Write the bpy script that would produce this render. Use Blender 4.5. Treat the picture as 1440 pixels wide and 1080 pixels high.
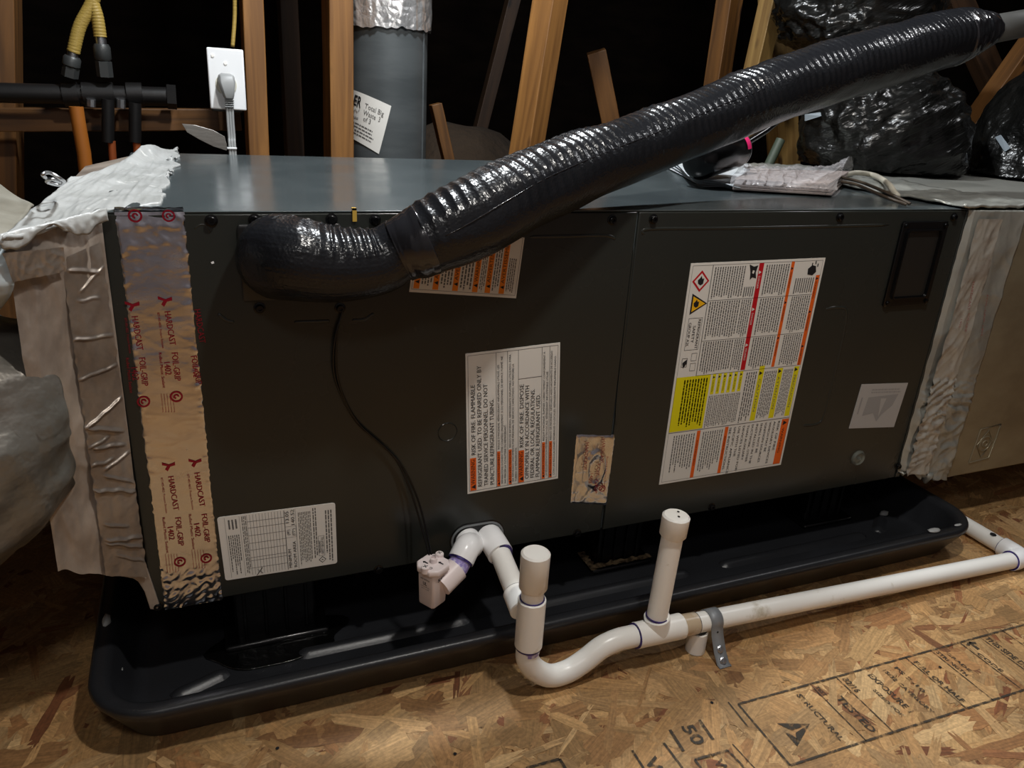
import bpy, bmesh, math, random
from mathutils import Vector, Matrix, noise, Quaternion
random.seed(7)
S = bpy.context.scene
COL = S.collection
for o in list(bpy.data.objects): bpy.data.objects.remove(o)

# ------------------------------------------------------------------ camera, light, exposure
# x runs along the air handler, y away from the viewer, z up; the cabinet's front lower left corner is 0,0,0
F = 1067.88
R0 = Vector((0.92539325, -0.37459953, 0.05764131))
R1 = Vector((-0.08709637, -0.35819669, -0.92957482))
R2 = Vector((0.36886522, 0.85520192, -0.36409906))
CAM = Vector((0.08136, -0.79488, 0.57368))
cd = bpy.data.cameras.new('camera'); cam = bpy.data.objects.new('camera', cd); COL.objects.link(cam)
M = Matrix((R0, -R1, -R2)).transposed().to_4x4(); M.translation = CAM
cam.matrix_world = M
cd.sensor_width = 36; cd.lens = F/1440*36; cd.clip_start = .02
S.camera = cam
S.view_settings.view_transform = 'Standard'; S.view_settings.look = 'None'
S.view_settings.exposure = .12; S.view_settings.gamma = 1; S.view_settings.use_curve_mapping = False
w = bpy.data.worlds.new('world'); S.world = w; w.use_nodes = True
w.node_tree.nodes['Background'].inputs[0].default_value = (.5, .55, .6, 1)
w.node_tree.nodes['Background'].inputs[1].default_value = .004

def lamp(name, loc, power, col, rad):
    l = bpy.data.lights.new(name, 'POINT'); l.energy = power; l.color = col; l.shadow_soft_size = rad
    o = bpy.data.objects.new(name, l); COL.objects.link(o); o.location = loc; return o
lamp('attic_bulb', (.42, .27, 1.50), 62, (.93, .97, 1), .04)
lamp('work_light', (.50, -.46, 1.36), 27, (1, .96, .90), .035)
lamp('highlight_lamp', (2.0, .0, 1.75), 16, (.98, .98, 1), .04)  # added unseen light for highlights on the hose and bags
lamp('fill_lamp', (-.05, -.80, 1.05), 6, (1, .96, .92), .06)  # added unseen fill, lifts the hose's shadow on the front

# ------------------------------------------------------------------ helpers
def at(u, v, x=None, y=None, z=None):
    """the point of a measured plane (x, y or z fixed) that the survey photograph shows at u, v"""
    d = R0*((u-720)/F) + R1*((v-540)/F) + R2
    if x is not None: t = (x-CAM.x)/d.x
    elif y is not None: t = (y-CAM.y)/d.y
    else: t = (z-CAM.z)/d.z
    return CAM + d*t
def px(n, p):                       # size in metres of n pixels at point p
    return n*(p-CAM).dot(R2)/F

def tag(o, label=None, cat=None, group=None, kind=None):
    if label: o['label'] = label
    if cat: o['category'] = cat
    if group: o['group'] = group
    if kind: o['kind'] = kind
    return o
def thing(name, loc, label, cat, group=None):
    o = bpy.data.objects.new(name, None); COL.objects.link(o); o.location = loc; o.empty_display_size = .03
    return tag(o, label, cat, group)
def wloc(o):
    v = Vector(o.location)
    return v if o.parent is None else v   # every child keeps a parent inverse, so location is the world location
def link(name, me, parent=None, matrix=None):
    o = bpy.data.objects.new(name, me); COL.objects.link(o)
    if parent is not None:
        o.parent = parent
        chain = parent_world(parent)
        o.matrix_parent_inverse = chain.inverted()
    if matrix is not None: o.matrix_basis = matrix
    return o
def parent_world(p):
    m = p.matrix_basis.copy() if p.type != 'EMPTY' else Matrix.Translation(p.location)
    if p.parent is not None: m = parent_world(p.parent) @ p.matrix_parent_inverse @ m
    return m

class MB:
    def __init__(s): s.v = []; s.f = []; s.uv = None; s.mi = []
    def add(s, vs, fs, mi=0):
        n = len(s.v); s.v += [Vector(p) for p in vs]; s.f += [tuple(i+n for i in f) for f in fs]; s.mi += [mi]*len(fs); return s
    def box(s, a, b, mi=0):
        x0, y0, z0 = a; x1, y1, z1 = b
        vs = [(x0,y0,z0),(x1,y0,z0),(x1,y1,z0),(x0,y1,z0),(x0,y0,z1),(x1,y0,z1),(x1,y1,z1),(x0,y1,z1)]
        return s.add(vs, [(0,3,2,1),(4,5,6,7),(0,1,5,4),(1,2,6,5),(2,3,7,6),(3,0,4,7)], mi)
    def prism(s, poly, d):            # poly = 3D loop, d = extrusion vector
        n = len(poly); d = Vector(d); vs = [Vector(p) for p in poly] + [Vector(p)+d for p in poly]
        fs = [tuple(range(n))[::-1], tuple(range(n, 2*n))] + [(i, (i+1) % n, n+(i+1) % n, n+i) for i in range(n)]
        return s.add(vs, fs)
    def tube(s, pts, r, n=20, caps=True, fn=None, up=None):
        pts = [Vector(p) for p in pts]; m = len(pts)
        rr = r if isinstance(r, (list, tuple)) else [r]*m
        t = [(pts[min(i+1, m-1)]-pts[max(i-1, 0)]).normalized() for i in range(m)]
        ref = Vector(up) if up else (Vector((0,0,1)) if abs(t[0].z) < .9 else Vector((1,0,0)))
        vs = []; a = (ref - t[0]*ref.dot(t[0])).normalized(); L = 0
        for i in range(m):
            a = (a - t[i]*a.dot(t[i])).normalized(); b = t[i].cross(a)
            if i: L += (pts[i]-pts[i-1]).length
            for k in range(n):
                th = 2*math.pi*k/n; d = a*math.cos(th)+b*math.sin(th)
                q = rr[i] + (fn(L, th, d, i/(m-1)) if fn else 0)
                vs.append(pts[i]+d*q)
        fs = [(i*n+k, i*n+(k+1) % n, (i+1)*n+(k+1) % n, (i+1)*n+k) for i in range(m-1) for k in range(n)]
        if caps: fs += [tuple(range(n))[::-1], tuple((m-1)*n+k for k in range(n))]
        return s.add(vs, fs)
    def cyl(s, p, q, r, r2=None, n=24): return s.tube([p, q], [r, r if r2 is None else r2], n)
    def lathe(s, prof, p, axis, n=28):   # prof = (radius, height) along axis
        ax = Vector(axis).normalized(); p = Vector(p)
        a = ax.orthogonal().normalized(); b = ax.cross(a); m = len(prof); vs = []
        for r, h in prof:
            for k in range(n):
                th = 2*math.pi*k/n; vs.append(p+ax*h+(a*math.cos(th)+b*math.sin(th))*max(r, 1e-5))
        fs = [(i*n+k, i*n+(k+1) % n, (i+1)*n+(k+1) % n, (i+1)*n+k) for i in range(m-1) for k in range(n)]
        fs += [tuple(range(n))[::-1], tuple((m-1)*n+k for k in range(n))]
        return s.add(vs, fs)
    def grid(s, fn, nu, nv):
        vs = [fn(i/nu, j/nv) for j in range(nv+1) for i in range(nu+1)]
        fs = [(j*(nu+1)+i, j*(nu+1)+i+1, (j+1)*(nu+1)+i+1, (j+1)*(nu+1)+i) for j in range(nv) for i in range(nu)]
        return s.add(vs, fs)
    def build(s, name, mat, parent=None, smooth=False, bevel=0, recenter=True, solid=0, seg=2):
        c = Vector((0,0,0))
        if recenter and s.v:
            lo = Vector([min(p[i] for p in s.v) for i in range(3)]); hi = Vector([max(p[i] for p in s.v) for i in range(3)])
            c = (lo+hi)/2; c.z = lo.z
        me = bpy.data.meshes.new(name); me.from_pydata([p-c for p in s.v], [], s.f)
        for m_ in (mat if isinstance(mat, (list, tuple)) else [mat]): me.materials.append(m_)
        if any(s.mi): me.polygons.foreach_set('material_index', s.mi)
        if s.uv:
            l = me.uv_layers.new(name='UVMap')
            for lp in me.loops: l.data[lp.index].uv = s.uv[lp.vertex_index]
        me.update(); me.validate()
        bm = bmesh.new(); bm.from_mesh(me); bmesh.ops.recalc_face_normals(bm, faces=bm.faces); bm.to_mesh(me); bm.free()
        o = link(name, me, parent, Matrix.Translation(c))
        if smooth: 
            me.polygons.foreach_set('use_smooth', [True]*len(me.polygons))
            if smooth != 'all': me.set_sharp_from_angle(angle=math.radians(40))
        if solid:
            m_ = o.modifiers.new('solid', 'SOLIDIFY'); m_.thickness = solid; m_.offset = -1
        if bevel:
            m_ = o.modifiers.new('bevel', 'BEVEL'); m_.width = bevel; m_.segments = seg; m_.limit_method = 'ANGLE'; m_.angle_limit = math.radians(40)
            me.polygons.foreach_set('use_smooth', [True]*len(me.polygons)); me.set_sharp_from_angle(angle=math.radians(50))
        return o

def spline(pts, n=10):              # Catmull-Rom over tuples of any length
    P = [list(pts[0])] + [list(p) for p in pts] + [list(pts[-1])]; out = []
    for i in range(1, len(P)-2):
        for k in range(n):
            t = k/n; a, b, c, d = P[i-1], P[i], P[i+1], P[i+2]
            out.append([.5*((2*b[j])+(-a[j]+c[j])*t+(2*a[j]-5*b[j]+4*c[j]-d[j])*t*t+(-a[j]+3*b[j]-3*c[j]+d[j])*t**3) for j in range(len(b))])
    out.append(P[-2]); return out
def fbm(p, o=4): return noise.fractal(p, 1, 2, o)
def ridge(p, o=3):
    a = 0; w_ = 1
    for i in range(o):
        a += w_*(1-abs(noise.noise(p))*2.2)**2 if abs(noise.noise(p)) < .45 else 0; p = p*2.1+Vector((3.1,1.7,5.2)); w_ *= .5
    return a

# ------------------------------------------------------------------ materials
def mat(name, col, rough=.5, metal=0, spec=.5, bump=None, var=None, coat=0, trans=0, alpha=1, ior=1.45, rvar=None, rot=None):
    """bump = list of (scale vector, strength, distance, kind); var = (scale, colour2, lo, hi, scalevec)"""
    m = bpy.data.materials.new(name); m.use_nodes = True; nt = m.node_tree; b = nt.nodes['Principled BSDF']
    N = nt.nodes.new; Lk = nt.links.new
    b.inputs['Base Color'].default_value = (*col, 1); b.inputs['Roughness'].default_value = rough
    b.inputs['Metallic'].default_value = metal; b.inputs['Specular IOR Level'].default_value = spec
    b.inputs['Coat Weight'].default_value = coat; b.inputs['Coat Roughness'].default_value = .12
    b.inputs['Transmission Weight'].default_value = trans; b.inputs['IOR'].default_value = ior; b.inputs['Alpha'].default_value = alpha
    tc = N('ShaderNodeTexCoord')
    def co(sc):
        mp = N('ShaderNodeMapping'); Lk(tc.outputs['Object'], mp.inputs[0]); mp.inputs['Scale'].default_value = sc
        if rot:
            m0 = N('ShaderNodeMapping'); m0.inputs['Rotation'].default_value = rot; Lk(tc.outputs['Object'], m0.inputs[0]); Lk(m0.outputs[0], mp.inputs[0])
        return mp.outputs[0]
    if var:
        vs = var if isinstance(var, list) else [var]; cur = None
        for (sc, c2, lo, hi) in vs:
            n = N('ShaderNodeTexNoise'); n.inputs['Scale'].default_value = 1; n.inputs['Detail'].default_value = 6; n.inputs['Roughness'].default_value = .6
            Lk(co(sc), n.inputs['Vector'])
            mr = N('ShaderNodeMapRange'); mr.inputs[1].default_value = lo; mr.inputs[2].default_value = hi; Lk(n.outputs[0], mr.inputs[0])
            mx = N('ShaderNodeMix'); mx.data_type = 'RGBA'; mx.inputs[6].default_value = (*col, 1); mx.inputs[7].default_value = (*c2, 1)
            if cur: Lk(cur, mx.inputs[6])
            Lk(mr.outputs[0], mx.inputs[0]); cur = mx.outputs[2]
        Lk(cur, b.inputs['Base Color'])
    if rvar:
        sc, lo, hi = rvar
        n = N('ShaderNodeTexNoise'); n.inputs['Scale'].default_value = 1; n.inputs['Detail'].default_value = 5; Lk(co(sc), n.inputs['Vector'])
        mr = N('ShaderNodeMapRange'); mr.inputs[1].default_value = .35; mr.inputs[2].default_value = .65; mr.inputs[3].default_value = lo; mr.inputs[4].default_value = hi
        Lk(n.outputs[0], mr.inputs[0]); Lk(mr.outputs[0], b.inputs['Roughness'])
    prev = None
    for (sc, st, dist, kind) in (bump or []):
        if kind == 'noise':
            n = N('ShaderNodeTexNoise'); n.inputs['Scale'].default_value = 1; n.inputs['Detail'].default_value = 5; out = n.outputs[0]
        elif kind == 'ridge':
            n = N('ShaderNodeTexNoise'); n.noise_type = 'RIDGED_MULTIFRACTAL'; n.inputs['Scale'].default_value = 1; n.inputs['Detail'].default_value = 3; out = n.outputs[0]
        elif kind == 'crease':
            n = N('ShaderNodeTexVoronoi'); n.feature = 'DISTANCE_TO_EDGE'; n.inputs['Scale'].default_value = 1; out = n.outputs[0]
        else:
            n = N('ShaderNodeTexVoronoi'); n.inputs['Scale'].default_value = 1; out = n.outputs[0]
        Lk(co(sc), n.inputs['Vector'])
        bp = N('ShaderNodeBump'); bp.inputs['Strength'].default_value = st; bp.inputs['Distance'].default_value = dist
        Lk(out, bp.inputs['Height'])
        if prev: Lk(prev, bp.inputs['Normal'])
        prev = bp.outputs[0]
    if prev:
        Lk(prev, b.inputs['Normal'])
        if coat: Lk(prev, b.inputs['Coat Normal'])
    return m
def s2(r, g, b): return tuple(((c/255+.055)/1.055)**2.4 if c > 10 else c/255/12.92 for c in (r, g, b))

PAINT_LIT = mat('grey_paint_lit', s2(72,79,81), .2, spec=.5, bump=[((90,90,90), .03, .001, 'noise')], rvar=((9,9,9), .14, .24),
            var=[((25,60,25), s2(92,98,102), .68, .74)])  # top and body: same grey paint, brightness of overhead light in the colour
PAINT_SHADED = mat('grey_paint_shaded', s2(40,42,39), .24, spec=.45, bump=[((60,60,60), .02, .001, 'noise')], rvar=((7,7,7), .18, .3))  # the same paint on the front, shade put into the colour
BLACKP = mat('black_pan_plastic', s2(34,35,38), .34, bump=[((400,400,400), .35, .0006, 'noise')], var=((6,14,6), s2(44,46,50), .5, .8))
RUBBER = mat('black_rubber', s2(14,14,15), .25, bump=[((60,60,60), .2, .002, 'noise')])
DARK = mat('black_screw_metal', s2(12,12,13), .25, metal=.3)
SILVER = mat('zinc_metal', (.55,.56,.58), .35, metal=1, bump=[((80,80,80), .1, .001, 'noise')])
GALV = mat('grey_duct_metal', s2(88,93,95), .45, metal=.35, bump=[((10,10,60), .05, .002, 'noise')], var=((4,4,18), s2(74,79,81), .4, .6))
GALV2 = mat('beige_duct_metal', s2(150,142,120), .42, metal=.45, bump=[((30,30,4), .12, .004, 'noise')], var=((5,5,8), s2(125,115,95), .4, .65))
FOIL = mat('shiny_foil_tape', (.66,.68,.74), .2, metal=1, bump=[((22,22,30), .35, .003, 'noise'), ((60,60,40), .16, .0012, 'ridge'), ((160,160,160), .08, .0006, 'noise')], rvar=((20,20,50), .14, .28))
FOILD = mat('dull_foil_tape', s2(168,158,148), .4, metal=.7, bump=[((24,24,30), .25, .003, 'noise'), ((90,90,220), .2, .001, 'noise')], var=((14,14,14), s2(128,116,106), .4, .65))
MASTIC = mat('grey_mastic', s2(176,178,177), .38, bump=[((60,12,30), .4, .003, 'noise'), ((30,140,60), .22, .0012, 'ridge')], var=[((9,22,12), s2(160,162,160), .42, .62), ((60,60,60), s2(225,225,222), .62, .75)])
MASTICF = mat('mastic_front', s2(172,160,148), .45, metal=.25, bump=[((16,16,9), .5, .006, 'ridge'), ((60,60,60), .3, .002, 'noise')], var=((12,12,7), s2(128,116,106), .4, .62))
JACKET = mat('silver_duct_jacket', s2(108,106,99), .38, metal=.55, bump=[((9,9,9), .7, .02, 'noise'), ((16,16,34), .6, .008, 'ridge'), ((70,70,70), .3, .002, 'noise')], var=((6,6,6), s2(130,124,116), .4, .65))
JOINT = mat('joint_mastic', s2(166,167,160), .36, metal=.4, bump=[((22,22,14), .4, .004, 'noise'), ((60,60,24), .25, .0015, 'ridge')], var=((14,14,9), s2(140,140,134), .42, .62))
PVC = mat('white_pvc', s2(248,246,240), .28, bump=[((80,80,80), .03, .001, 'noise')], var=[((26,26,26), s2(206,198,180), .6, .72), ((90,90,90), s2(120,110,95), .74, .78)])
PVCW = mat('clean_white_pvc', s2(250,250,250), .25)
PVCT = mat('stained_pvc', s2(196,176,148), .3, var=((40,40,40), s2(225,215,200), .5, .65))
PRIMER = mat('purple_primer', s2(58,44,120), .35, var=((150,150,150), s2(30,22,60), .45, .6))
PRIMERL = mat('purple_primer_smear', s2(150,135,200), .35, var=((120,120,120), s2(225,222,235), .45, .6))
WHITE = mat('white_plate', s2(236,238,240), .3)
SWITCHW = mat('switch_white', s2(235,222,220), .35)
GREYC = mat('grey_cord', s2(140,142,142), .45)
STICK = mat('sticker_paper', s2(220,218,212), .4, spec=.3)
STICKG = mat('sticker_grey', s2(172,170,168), .45, spec=.3)
INK = mat('ink', s2(36,36,38), .5, spec=.2)
INKG = mat('ink_grey', s2(96,95,94), .5, spec=.2)
INKL = mat('ink_light', s2(150,149,148), .5, spec=.2)
ORANGE = mat('print_orange', s2(226,98,28), .4, spec=.3)
ORANGEB = mat('print_amber', s2(232,132,30), .4, spec=.3)
REDP = mat('print_red', s2(186,24,36), .4, spec=.3)
YELLOW = mat('print_yellow', s2(222,212,24), .4, spec=.3)
FOILINK = mat('foil_red_print', s2(132,12,34), .35, metal=.25)
YTUBE = mat('yellow_tube', s2(150,126,62), .45, bump=[((5,5,220), .4, .003, 'noise')])
COPPER = mat('old_copper', s2(170,90,50), .4, metal=.6)
IRON = mat('black_iron', s2(26,25,25), .45, metal=.4, bump=[((90,90,90), .2, .001, 'noise')])
FITTING = mat('grey_fitting', s2(70,72,72), .4, metal=.5)
HOSE = mat('black_wrap', s2(24,25,28), .25, spec=.35, coat=.1, bump=[((330,330,330), .35, .0008, 'voronoi'), ((70,70,70), .3, .002, 'noise')])
TAPEB = mat('black_tape', s2(30,30,33), .18, coat=.5, bump=[((150,20,20), .4, .0012, 'noise')])
BAG = mat('black_bag_plastic', s2(17,17,16), .28, coat=.1, rot=(0,.5,.2), bump=[((1.4,12,20), .7, .035, 'noise'), ((4,30,60), .25, .005, 'noise')])
WRAP = mat('clear_plastic_wrap', s2(225,222,224), .1, spec=.9, alpha=.34, bump=[((50,50,50), .9, .006, 'crease'), ((90,90,90), .6, .003, 'noise')])
CARD = mat('pinkish_card', s2(172,158,152), .6)
PAPER = mat('manual_paper', s2(200,205,208), .5, var=((20,60,20), s2(165,172,178), .5, .6))
PINK = mat('pink_label', s2(226,40,110), .4)
BLACKG = mat('black_gloss', s2(10,10,11), .22)
CABLEW = mat('cream_cable', s2(190,184,168), .4)
CABLEB = mat('brown_cable', s2(62,52,42), .4)
CLEAR = mat('clear_plug_plastic', s2(150,155,145), .08, spec=.7, alpha=.35, bump=[((120,120,120), .3, .001, 'noise')])
TAN = mat('tan_debris', s2(140,118,88), .8, var=((90,90,90), s2(70,55,38), .45, .6))
MOUND = mat('blown_insulation', s2(50,38,26), .95, bump=[((30,30,30), .8, .02, 'noise')])
WATER = mat('wet_grime', s2(8,8,8), .05, coat=1, bump=[((70,70,70), .5, .003, 'noise')])

def wood(name, c1, c2, dark=1):
    m = bpy.data.materials.new(name); m.use_nodes = True; nt = m.node_tree; b = nt.nodes['Principled BSDF']; N = nt.nodes.new; Lk = nt.links.new
    tc = N('ShaderNodeTexCoord'); mp = N('ShaderNodeMapping'); mp.inputs['Scale'].default_value = (60, 60, 3.5); Lk(tc.outputs['Object'], mp.inputs[0])
    oi = N('ShaderNodeObjectInfo'); ad = N('ShaderNodeVectorMath'); ad.operation = 'ADD'; Lk(mp.outputs[0], ad.inputs[0])
    sc = N('ShaderNodeMath'); sc.operation = 'MULTIPLY'; sc.inputs[1].default_value = 37; Lk(oi.outputs['Random'], sc.inputs[0]); Lk(sc.outputs[0], ad.inputs[1])
    n = N('ShaderNodeTexNoise'); n.inputs['Scale'].default_value = 1; n.inputs['Detail'].default_value = 6; n.inputs['Distortion'].default_value = .6; Lk(ad.outputs[0], n.inputs[0])
    cr = N('ShaderNodeValToRGB'); cr.color_ramp.elements[0].position = .35; cr.color_ramp.elements[0].color = (*c1, 1); cr.color_ramp.elements[1].position = .65; cr.color_ramp.elements[1].color = (*c2, 1)
    Lk(n.outputs[0], cr.inputs[0])
    mp2 = N('ShaderNodeMapping'); mp2.inputs['Scale'].default_value = (22, 22, 9); Lk(tc.outputs['Object'], mp2.inputs[0])
    v = N('ShaderNodeTexVoronoi'); v.inputs['Scale'].default_value = 1; Lk(mp2.outputs[0], v.inputs[0])
    k = N('ShaderNodeMapRange'); k.inputs[1].default_value = .08; k.inputs[2].default_value = .2; Lk(v.outputs[0], k.inputs[0])
    mx = N('ShaderNodeMix'); mx.data_type = 'RGBA'; mx.inputs[6].default_value = (c1[0]*.3, c1[1]*.25, c1[2]*.2, 1); Lk(k.outputs[0], mx.inputs[0]); Lk(cr.outputs[0], mx.inputs[7])
    Lk(mx.outputs[2], b.inputs['Base Color']); b.inputs['Roughness'].default_value = .55
    bp = N('ShaderNodeBump'); bp.inputs['Strength'].default_value = .25; bp.inputs['Distance'].default_value = .002; Lk(n.outputs[0], bp.inputs['Height']); Lk(bp.outputs[0], b.inputs['Normal'])
    return m
WOOD = wood('pine_wood', s2(104,68,30), s2(142,98,48))
WOODY = wood('yellow_pine_wood', s2(100,74,36), s2(136,108,60))
WOODO = wood('orange_pine_wood', s2(72,45,16), s2(102,66,27))  # orange pine darkened: dimness of the back framing put into the colour
WOOD_DIM = wood('dim_far_wood', s2(44,30,19), s2(64,44,28))  # distant framing, falloff of the light put into the colour

def osb_material():
    m = bpy.data.materials.new('strand_wood'); m.use_nodes = True; nt = m.node_tree; b = nt.nodes['Principled BSDF']; N = nt.nodes.new; Lk = nt.links.new
    at_ = N('ShaderNodeAttribute'); at_.attribute_name = 'tint'
    uv = N('ShaderNodeUVMap'); mp = N('ShaderNodeMapping'); mp.inputs['Scale'].default_value = (14, 330, 1); Lk(uv.outputs[0], mp.inputs[0])
    n = N('ShaderNodeTexNoise'); n.inputs['Scale'].default_value = 1; n.inputs['Detail'].default_value = 5; n.inputs['Roughness'].default_value = .65; Lk(mp.outputs[0], n.inputs[0])
    mr = N('ShaderNodeMapRange'); mr.inputs[1].default_value = .3; mr.inputs[2].default_value = .7; mr.inputs[3].default_value = .66; mr.inputs[4].default_value = 1.2; Lk(n.outputs[0], mr.inputs[0])
    mx = N('ShaderNodeVectorMath'); mx.operation = 'SCALE'; Lk(at_.outputs['Color'], mx.inputs[0]); Lk(mr.outputs[0], mx.inputs['Scale'])
    tc = N('ShaderNodeTexCoord'); n3 = N('ShaderNodeTexNoise'); n3.inputs['Scale'].default_value = 5; n3.inputs['Detail'].default_value = 4; Lk(tc.outputs['Object'], n3.inputs[0])
    mr3 = N('ShaderNodeMapRange'); mr3.inputs[1].default_value = .3; mr3.inputs[2].default_value = .7; mr3.inputs[3].default_value = .8; mr3.inputs[4].default_value = 1.14; Lk(n3.outputs[0], mr3.inputs[0])
    mx3 = N('ShaderNodeVectorMath'); mx3.operation = 'SCALE'; Lk(mx.outputs[0], mx3.inputs[0]); Lk(mr3.outputs[0], mx3.inputs['Scale'])
    n4 = N('ShaderNodeTexNoise'); n4.inputs['Scale'].default_value = 260; n4.inputs['Detail'].default_value = 3; Lk(tc.outputs['Object'], n4.inputs[0])
    mr4 = N('ShaderNodeMapRange'); mr4.inputs[1].default_value = .3; mr4.inputs[2].default_value = .7; mr4.inputs[3].default_value = .8; mr4.inputs[4].default_value = 1.16; Lk(n4.outputs[0], mr4.inputs[0])
    mx4 = N('ShaderNodeVectorMath'); mx4.operation = 'SCALE'; Lk(mx3.outputs[0], mx4.inputs[0]); Lk(mr4.outputs[0], mx4.inputs['Scale'])
    Lk(mx4.outputs[0], b.inputs['Base Color']); b.inputs['Roughness'].default_value = .6
    bp = N('ShaderNodeBump'); bp.inputs['Strength'].default_value = .45; bp.inputs['Distance'].default_value = .0012; Lk(n.outputs[0], bp.inputs['Height']); Lk(bp.outputs[0], b.inputs['Normal'])
    return m
STRAND = osb_material()
SUBF = mat('subfloor_wood', s2(176,134,84), .6, var=((20,5,5), s2(130,84,46), .45, .6))
def stamp_ink():
    m = mat('stamp_ink', s2(56,50,42), .6)
    nt = m.node_tree; N = nt.nodes.new; tc = N('ShaderNodeTexCoord'); n = N('ShaderNodeTexNoise'); n.inputs['Scale'].default_value = 120; n.inputs['Detail'].default_value = 4
    n2 = N('ShaderNodeMapRange'); n2.inputs[1].default_value = .34; n2.inputs[2].default_value = .52; n2.inputs[3].default_value = .25; n2.inputs[4].default_value = .88
    nt.links.new(tc.outputs['Object'], n.inputs[0]); nt.links.new(n.outputs[0], n2.inputs[0]); nt.links.new(n2.outputs[0], nt.nodes['Principled BSDF'].inputs['Alpha'])
    return m
STAMP = stamp_ink()

# ------------------------------------------------------------------ the attic: floor, roof, walls
FZ = -.115
floor = MB().box((-1.6,-1.8,FZ-.02), (4.0,3.6,FZ-.0004)).build('floor', SUBF); tag(floor, kind='structure')
PAL = [(178,146,98),(174,141,93),(170,136,89),(186,155,106),(164,129,83),(176,144,96),(160,122,77),(150,111,69),(173,140,92),(170,136,88),(194,166,118),(138,96,60),(175,142,94),(165,129,83),(180,149,102),(172,138,90),(182,152,105),(174,142,94),(178,147,99),(170,136,90),(184,152,104),(166,130,84),(172,140,92),(180,149,100),(128,82,50),(186,156,108),(176,143,95),(168,134,86)]
def strands(n, x0, x1, y0, y1, lmin, lmax, base):
    rnd = random.Random(11+n); vs = []; fs = []; cols = []; uvs = []
    for i in range(n):
        cx = rnd.uniform(x0, x1); cy = rnd.uniform(y0, y1)
        L = rnd.uniform(lmin, lmax); W = rnd.uniform(.010, .042)*(1 if rnd.random() < .65 else .3)
        a = rnd.gauss(.45, .65) if rnd.random() < .6 else rnd.uniform(0, math.pi)
        ca, sa = math.cos(a), math.sin(a); z = FZ + base + .0011*i/n
        n_ = 6; pick = rnd.choice(PAL); red = pick[0] < 150
        if red: W = min(W, .013)
        L *= .62 if rnd.random() < .5 else 1
        e0 = [(-.5+rnd.uniform(-.12,.10), .42-.168*k) for k in range(n_)]; e1 = [(.5+rnd.uniform(-.10,.12), -.42+.168*k) for k in range(n_)]
        lo = [(-.36+.145*k, -.5+rnd.uniform(-.09,.13)) for k in range(n_)]; hi = [(.36-.145*k, .5+rnd.uniform(-.13,.09)) for k in range(n_)]
        pts = e0+lo+e1+hi
        b0 = len(vs); tz = rnd.uniform(-.0003, .0003); sk = rnd.uniform(-.25, .25)
        off = (rnd.uniform(0, 9), rnd.uniform(0, 9))
        for (p, q) in pts:
            lx = p*L; ly = q*W + sk*p*W
            vs.append((cx+lx*ca-ly*sa, cy+lx*sa+ly*ca, z+tz*p)); uvs.append((off[0]+lx, off[1]+ly))
        fs.append(tuple(range(b0, b0+len(pts))))
        c = s2(*pick); c = (c[0]*1.04, c[1]*.95, c[2]*.93); k = rnd.uniform(.72, 1.2); cols.append((c[0]*k, c[1]*k, c[2]*k, 1))
    me = bpy.data.meshes.new('wood_strand'); me.from_pydata(vs, [], fs); me.materials.append(STRAND)
    me.uv_layers.new(name='UVMap'); me.color_attributes.new('tint', 'FLOAT_COLOR', 'CORNER')
    l = me.uv_layers['UVMap']; ca_ = me.color_attributes['tint']
    for p in me.polygons:
        for li in p.loop_indices:
            l.data[li].uv = uvs[me.loops[li].vertex_index]; ca_.data[li].color = cols[p.index]
    o = link('wood_strand', me, floor); tag(o, kind='stuff'); return o
strands(15000, -.75, 1.95, -.62, .55, .03, .15, 0)
strands(2600, -1.5, 3.9, .45, 2.4, .06, .2, 0)
def shell(name, a, b, m): return tag(MB().box(a, b).build(name, m), kind='structure')
DECK = mat('unlit_roof_deck', s2(22,16,12), .95, spec=.1, var=((4,4,12), s2(14,10,8), .4, .6))  # near-black tone stands in for distance the lamps do not reach
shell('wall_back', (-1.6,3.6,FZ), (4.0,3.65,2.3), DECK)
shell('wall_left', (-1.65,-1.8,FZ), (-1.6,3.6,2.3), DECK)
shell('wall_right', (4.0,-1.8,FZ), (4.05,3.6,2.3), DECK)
shell('wall_front', (-1.6,-1.85,FZ), (4.0,-1.8,2.3), mat('grey_bounce_wall', s2(128,122,124), .8, var=((2,2,2), s2(110,104,106), .4, .6)))  # unseen wall, toned pale to bounce light onto the foil and cabinet face
shell('ceiling', (-1.6,-1.8,2.3), (4.0,3.6,2.35), DECK)

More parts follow.
